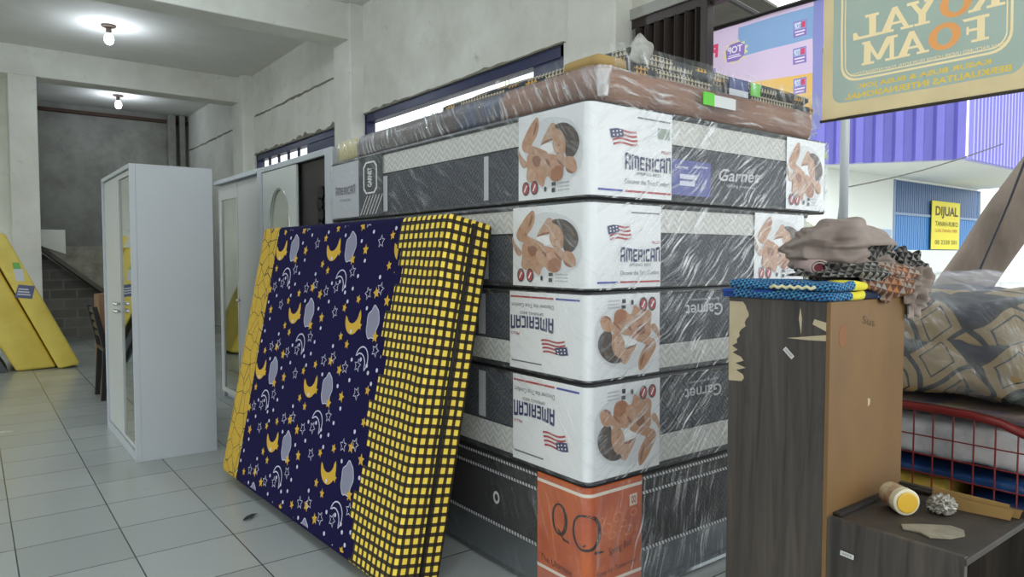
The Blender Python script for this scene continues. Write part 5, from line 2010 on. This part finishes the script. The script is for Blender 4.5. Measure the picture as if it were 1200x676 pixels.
def puff(name, a, c, mat_, label, cat, rx=.05, sd=0, amp=.02, parent=None, tilt=0.0, n=40, fr=6):
    """soft cushion-like block between corners a and c"""
    a, c = Vector(a), Vector(c)
    ce, hs = (a + c) / 2, (c - a) / 2
    bm = bmesh.new()
    bmesh.ops.create_cube(bm, size=2)
    bmesh.ops.subdivide_edges(bm, edges=bm.edges[:], cuts=n // 2, use_grid_fill=True)
    for v in bm.verts:
        p = v.co
        l = (abs(p.x) ** 6 + abs(p.y) ** 6 + abs(p.z) ** 6) ** (1 / 6)
        q = Vector((p.x / l * hs.x, p.y / l * hs.y, p.z / l * hs.z))
        nn = Vector((p.x / hs.x, p.y / hs.y, p.z / hs.z)).normalized()
        w1 = noise.noise(Vector((q.x * fr, q.y * fr, q.z * fr * 1.5 + sd)))
        w2 = 1 - abs(noise.noise(q * fr * 2.2 + Vector((sd, 0, 0)))) * 2
        q += nn * amp * (w1 + .5 * w2 - .3)
        q.z += tilt * (q.x + hs.x) / (2 * hs.x)
        v.co = q
    me = bpy.data.meshes.new(name)
    bm.to_mesh(me)
    bm.free()
    me.materials.append(mat_)
    me.polygons.foreach_set('use_smooth', [True] * len(me.polygons))
    o = bpy.data.objects.new(name, me)
    COL.objects.link(o)
    if parent:
        o.parent = parent
        o.location = ce - ORG[parent.name]
    else:
        base = Vector((ce.x, ce.y, a.z))
        me.transform(Matrix.Translation(ce - base))
        o.location = base
        tag(o, label, cat)
    ORG[o.name] = Vector((0, 0, 0))
    return o


def quilt_print():
    m, nt, b = base_mat('geometric_bedding_print', .7)
    t = N(nt, 'TexCoord')
    mpn = N(nt, 'Mapping', i_Vector=t.outputs['Object'])
    mpn.inputs['Rotation'].default_value = (math.radians(38), 0, 0)
    s = N(nt, 'SeparateXYZ', i_Vector=mpn.outputs[0])
    wz = N(nt, 'TexNoise', i_Vector=t.outputs['Object'], i_Scale=5.0, i_Detail=1.0)
    wv_ = math_n(nt, 'MULTIPLY', wz.outputs[0], .7)
    y_ = math_n(nt, 'ADD', wv_, math_n(nt, 'DIVIDE', math_n(nt, 'SUBTRACT', s.outputs[1], math_n(nt, 'MULTIPLY', s.outputs[0], 1.0)), .17))
    z_ = math_n(nt, 'ADD', wv_, math_n(nt, 'DIVIDE', s.outputs[2], .15))
    fy, fz = math_n(nt, 'FRACT', math_n(nt, 'ADD', y_, 20)), math_n(nt, 'FRACT', math_n(nt, 'ADD', z_, 20))
    ey = math_n(nt, 'PINGPONG', fy, .5)
    ez = math_n(nt, 'PINGPONG', fz, .5)
    e = math_n(nt, 'MINIMUM', ey, ez)
    ln_ = math_n(nt, 'LESS_THAN', e, .05)
    inn = math_n(nt, 'MULTIPLY', math_n(nt, 'GREATER_THAN', e, .20), math_n(nt, 'LESS_THAN', e, .235))
    wn_ = N(nt, 'TexWhiteNoise', i_Vector=N(nt, 'CombineXYZ', i_X=math_n(nt, 'FLOOR', y_), i_Y=math_n(nt, 'FLOOR', z_)).outputs[0])
    isn = math_n(nt, 'GREATER_THAN', wn_.outputs[0], .45)
    isg = math_n(nt, 'GREATER_THAN', wn_.outputs[0], .85)
    c = mix_c(nt, isn, '#8f784f', '#161a30')
    c = mix_c(nt, isg, c, '#3c473f')
    c = mix_c(nt, math_n(nt, 'MAXIMUM', ln_, inn), c, '#14151c')
    nt.links.new(c, b.inputs['Base Color'])
    return m


bed = empty('bedding_bundle', (2.95, 1.0, .76), 'bundle of tan and navy geometric bedding sealed in clear plastic, topmost in the cart', 'bedding')
qp = quilt_print()
puff('lower_bedding', (RX + .0, .58, .795), (RX + .75, 1.44, 1.0), qp, '', '', sd=2, amp=.03, parent=bed)
puff('upper_bedding', (RX + .02, .60, .93), (RX + .74, 1.42, 1.12), qp, '', '', sd=6, amp=.03, parent=bed, tilt=.03)
fl_ = film('bedding_bag_film', .45, .7, .16, dens=8)
puff('plastic_bag', (RX - .025, .56, .79), (RX + .78, 1.45, 1.165), fl_, '', '', sd=9, amp=.03, parent=bed, tilt=.05)
puff('white_mattress', (RX + .04, .68, .562), (RX + .68, 1.35, .715), M('grey_white_plastic', '#c8c5c5', .35, col2='#9a9a9c', vs=9, bump=.5, bs=25), 'greyish white folded mattress in plastic inside the red cart', 'mattress', sd=3, amp=.012)
puff('flat_bedding', (RX + .03, .66, .725), (RX + .69, 1.36, .768), M('indigo_edge_cloth', '#3a3352', .8, col2='#8c7a5a', vs=6, stretch=(1, 1, 4)), 'thin indigo and tan folded cloth resting above the cart rail', 'cloth', sd=5, amp=.006)
puff('blue_tarp', (RX + .03, .68, .503), (RX + .69, 1.35, .540), M('blue_plastic_tarp', '#1d4478', .4, col2='#12294e', vs=9, bump=.4, bs=20), 'crumpled blue plastic tarp squeezed under the white mattress in the cart', 'tarp', sd=8, amp=.012)
puff('foam_block', (RX + .02, .99, .235), (RX + .69, 1.35, .495), M('yellow_foam', '#b99a3e', .85), 'block of yellow foam at the bottom of the red cart', 'foam', sd=8, amp=.004)
puff('blue_tarp_bundle', (RX + .03, .68, .24), (RX + .68, .95, .49), M('dark_blue_tarp', '#16305a', .45, var=.4, vs=9), 'dark blue tarp bundle at the bottom of the cart beside the yellow foam', 'tarp', sd=12, amp=.012)

# dried leaf on the floor
b = MB()
lp = [(0, 0), (.02, .012), (.05, .018), (.085, .008), (.11, -.002), (.08, -.016), (.045, -.02), (.018, -.012)]
lc = Vector((1.0, 3.42, 0))
for i, (a, c) in enumerate(lp):
    b.v.append(lc + Vector((a * .8 + c * .3, a * .45 - c * .9, .004 + .012 * math.sin(i * 1.7) ** 2)))
b.v.append(lc + Vector((.04, .022, .003)))
for i in range(8):
    b.f.append((i, (i + 1) % 8, 8))
    b.m.append(0)
tag(b.build('dry_leaf', M('dark_leaf', '#2d302b', .7), origin=lc, fix=False), 'dark dry leaf lying on the floor tiles before the moon-print mattress', 'leaf')


# ------------------------------------------------------------------ the street outside
struct('floor_street', MB().box((XW, -30, -.3), (45, 40, -.12)), M('asphalt', '#8b8a86', .9, var=.15, vs=2))
bl = empty('street_building', (19, 9, -.12), 'white building across the street with purple corrugated upper floor', 'building')
white_ext = M('sunlit_white_wall', '#e9eee9', .8, var=.03, vs=.5)
YB = 9.9
b = MB()
b.box((12.5, YB, -.12), (22.05, YB + 1.5, 3.62)).box((28.7, YB, -.12), (42, YB + 1.5, 3.62)).box((22.05, YB, 3.57), (28.7, YB + 1.5, 3.62)).box((22.05, YB, -.12), (28.7, YB + 1.5, 1.46))
b.build('ground_floor_wall', white_ext, bl)


def corrugated(p0, p1, z0, z1, pitch, depth, m, name, parent):
    p0, p1 = Vector(p0), Vector(p1)
    L = (p1 - p0).length
    d = (p1 - p0) / L
    nn = Vector((d.y, -d.x))
    n = int(L / pitch)
    pitch = L / n
    mb = MB()
    pts = []
    for i in range(n):
        for t, h_ in ((0, 0), (.3, 0), (.42, 1), (.78, 1), (.9, 0)):
            pts.append(p0 + d * (i + t) * pitch + nn * depth * h_)
    for p in pts:
        mb.v += [Vector((p.x, p.y, z0)), Vector((p.x, p.y, z1))]
    for i in range(len(pts) - 1):
        mb.f.append((2 * i, 2 * i + 2, 2 * i + 3, 2 * i + 1))
        mb.m.append(0)
    return mb.build(name, m, parent, fix=False)


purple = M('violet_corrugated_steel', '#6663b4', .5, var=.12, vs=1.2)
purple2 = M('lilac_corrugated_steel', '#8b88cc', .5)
cor = Vector((19.4, 7.0))
dl = Vector((-.574, .819))
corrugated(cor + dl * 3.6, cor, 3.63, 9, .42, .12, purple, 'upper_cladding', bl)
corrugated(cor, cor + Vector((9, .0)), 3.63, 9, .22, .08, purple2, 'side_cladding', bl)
b = MB()
q1, q2 = cor + dl * 3.6, cor + Vector((9, 0))
b.prism([(cor.x, cor.y + .12), (q2.x, q2.y + .12), (q2.x, q2.y + 4), (q1.x + 1, q1.y + 4), (q1.x + .12, q1.y + .05)], 'z', 3.62, 3.72)
b.build('overhang_slab', white_ext, bl)
dr = MB()
b = MB()
n = 44
DX, DW = 22.05, 6.65
for i in range(n):
    x_ = DX + DW * i / n
    b.box((x_ + .015, YB + .06, 1.46), (x_ + DW / n - .015, YB + .10, 2.52))
b.box((DX, YB + .1, 1.46), (DX + DW, YB + .14, 2.52))
b.build('blue_lower_door', M('bright_blue_steel', '#3f86c8', .5), bl)
b = MB()
for i in range(n):
    x_ = DX + DW * i / n
    b.box((x_ + .015, YB + .06, 2.60), (x_ + DW / n - .015, YB + .10, 3.57))
b.box((DX, YB + .1, 2.6), (DX + DW, YB + .14, 3.57))
b.build('blue_upper_louvre', M('slate_blue_steel', '#4d6c96', .5), bl)
b = MB()
b.box((DX, YB + .02, 2.52), (DX + DW, YB + .14, 2.60)).box((DX - .05, YB - .02, 1.46), (DX + .05, YB + .12, 3.57))
b.build('door_frame', M('light_steel', '#7f97b4', .5), bl)
sg = empty('sale_sign', (25.7, YB - .05, 1.49), 'yellow DIJUAL for-sale sign hung on the blue door across the street', 'sign')
sx0, sx1, sz0, sz1 = 24.66, 26.85, 1.49, 3.06
MB().box((sx0, YB - .02, sz0), (sx1, YB + .0, sz1)).build('sign_board', M('yellow_sign', '#f0e13c', .6), sg)
fs_ = lambda u, v, l: (u, YB - .022 - l, v)
for txt, a_, b_, c_, d_, m_, bo in (('DIJUAL', .25, .15, 2.50, 2.90, M('sign_brown', '#5a4a1e', .6), .03), ('TANAH-RUKO', .25, .15, 2.25, 2.41, M('sign_olive', '#6b5c22', .6), .01),
                                    ('LUAS TANAH 1000', .25, .2, 2.05, 2.16, M('sign_red', '#c8762e', .6), 0), ('08 2338 501', .25, .2, 1.65, 1.80, M('sign_grey', '#8e8a2c', .6), .02)):
    b = MB()
    put_text(b, fs_, txt, sx0 + a_, sx1 - b_, c_, d_, 0, bo, .004)
    b.build('sign_lettering', m_, sg, fix=False)
pl_ = MB().box((21.2, YB - .04, 1.82), (21.85, YB - .005, 2.06))
tag(pl_.build('number_plate', M('pale_blue_plate', '#a8bcd8', .6), origin=(21.5, YB, 1.82)), 'small pale blue plate on the white wall left of the blue door', 'sign')

# leaning tree trunk
tr = empty('tree', (7.50, 3.385, -.12), 'thick grey tree trunk leaning to the right at the roadside', 'tree')
bark = M('grey_brown_bark', '#6e6259', .9, col2='#514840', vs=3, bump=.7, bs=9, stretch=(1, 1, .4))
base_p, top_p = Vector((7.50, 3.385, -.12)), Vector((8.74, 1.37, 3.9))
pts, rr = [], []
for i in range(25):
    t = i / 24
    p = base_p.lerp(top_p, t) + Vector((.04 * noise.noise(Vector((t * 3, 0, 1))), .05 * noise.noise(Vector((t * 3, 5, 1))), 0))
    pts.append(p)
    rr.append(.25 - .07 * t + .02 * noise.noise(Vector((t * 8, 1, 1))))
MB().tube(pts, rr, n=22).build('trunk', bark, tr, smooth=True)
leaf_m = M('bright_leaf', '#8fbf3c', .6, var=.3, vs=3)


def leaves(mb, c, r, n, s, rnd):
    for _ in range(n):
        d_ = Vector((rnd.gauss(0, 1), rnd.gauss(0, 1), rnd.gauss(0, 1))).normalized() * r * rnd.random() ** .4
        p = Vector(c) + d_
        a = Vector((rnd.uniform(-1, 1), rnd.uniform(-1, 1), rnd.uniform(-1, .3))).normalized() * s
        b_ = a.orthogonal().normalized() * s * .3
        b_.rotate(Matrix.Rotation(rnd.uniform(0, 6.28), 3, a.normalized()))
        mb.add([p, p + a * .5 + b_, p + a, p + a * .5 - b_], [(0, 1, 2, 3)])


rnd = random.Random(11)
lm = MB()
leaves(lm, (7.3, 2.1, 2.95), .28, 60, .16, rnd)
leaves(lm, (8.9, 1.1, 4.6), 1.2, 500, .2, rnd)
lm.build('foliage', leaf_m, tr, fix=False)
cabl = MB()
cabl.tube([(7.59, 2.61, 1.14), (7.47, 2.35, 1.76), (7.37, 2.13, 2.36), (7.33, 1.93, 2.92)], .012, n=6)
tag(cabl.build('black_cable', M('cable_black', '#26242a', .5), origin=(7.59, 2.61, 1.14)), 'black cable running up along the leaning tree trunk', 'cable')
cw_ = MB()
wp = [Vector((8.0, 4.2, 2.05)).lerp(Vector((9.9, 3.2, 2.62)), i / 10) - Vector((0, 0, .05 * math.sin(pi * i / 10))) for i in range(11)]
cw_.tube(wp, .008, n=5)
tag(cw_.build('overhead_wire', M('wire_grey', '#4a4a4a', .6), origin=wp[0]), 'thin dark wire stretched from the pole toward the tree', 'wire')
po = MB()
po.tube([(7.95, 4.12, -.12), (7.97, 4.14, 3.4)], .05, n=12)
po.tube([(7.9, 4.16, .6), (7.92, 4.18, 1.6), (7.96, 4.16, 2.0)], .01, n=5)
tag(po.build('street_pole', M('grey_steel_pole', '#74797d', .5), origin=(7.95, 4.12, -.12), smooth=True), 'slim grey steel pole at the roadside before the purple cladding', 'pole')


def shrub(name, c, r, n, s, label, sd, col='#8fb548', h=1.0):
    o = empty(name, (c[0], c[1], -.12), label, 'plant')
    rnd = random.Random(sd)
    b = MB()
    for k in range(5):
        e = Vector(c) + Vector((rnd.uniform(-r, r) * .6, rnd.uniform(-r, r) * .6, rnd.uniform(0, r)))
        b.tube([(c[0], c[1], -.12), Vector((c[0], c[1], -.12)).lerp(e, .5) + Vector((.05, .03, 0)), e], [.03, .02, .008], n=6)
    b.build('stem', M('pale_stem', '#c5cdb4', .8), o, smooth=True)
    lm = MB()
    leaves(lm, c, r, n, s, rnd)
    lm.build('foliage', M('leaf_' + str(sd), col, .6, var=.35, vs=2), o, fix=False)


shrub('roadside_shrub', (6.9, 4.1, 2.3), .30, 60, .12, 'thin pale green shrub beside the grey pole across the pavement', 5, '#a8c860')
shrub('street_tree', (9.0, 8.0, 6.2), 1.7, 1800, .26, 'leafy green street tree rising above the promotional banner', 6, '#9fc05a')
shrub('street_tree', (10.0, 12.0, 7.6), 2.0, 1800, .3, 'leafy tree further down the street beyond the banner gap', 8, '#8cb050')

# dark steel truss of the awning over the pavement
tw = empty('awning_truss', (4.3, 3.0, 2.9), 'dark steel awning truss above the promotional banner outside', 'awning')
dk = M('dark_truss_steel', '#2b2a2a', .5)
b = MB()
b.tube([(4.05, 5.5, 3.02), (4.05, .2, 3.02)], .022, n=8).tube([(4.05, 5.5, 3.30), (4.05, .2, 3.30)], .018, n=8)
b.build('chord', dk, tw)
b = MB()
for i in range(12):
    y_ = 5.4 - i * .42
    b.tube([(4.05, y_, 3.02), (4.05, y_ - .21, 3.30), (4.05, y_ - .42, 3.02)], .012, n=6)
b.build('bracing', dk, tw)
for y_ in (4.2, 3.1, 2.0):
    MB().tube([(3.76, y_, 3.15), (5.6, y_, 2.95)], .02, n=6).build('rafter', dk, tw)
MB().prism([(3.76, 3.33), (5.0, 3.18), (5.0, 3.20), (3.76, 3.35)], 'y', 3.15, 5.5).build('roof_sheet', M('dusty_roof_sheet', '#6a6864', .8, var=.3), tw)
# tall wrapped mattress standing behind the stack at its right end
ws = MB()
tag(puff('wrapped_roll', (3.29, 1.86, .0), (3.44, 2.3, 1.45), M('cream_wrapped_foam', '#c8bf9d', .4, col2='#a8b18b', vs=4, bump=.3, bs=20), '', '', sd=3, amp=.012),
    'cream wrapped foam roll standing upright against the right end of the stack', 'foam roll')
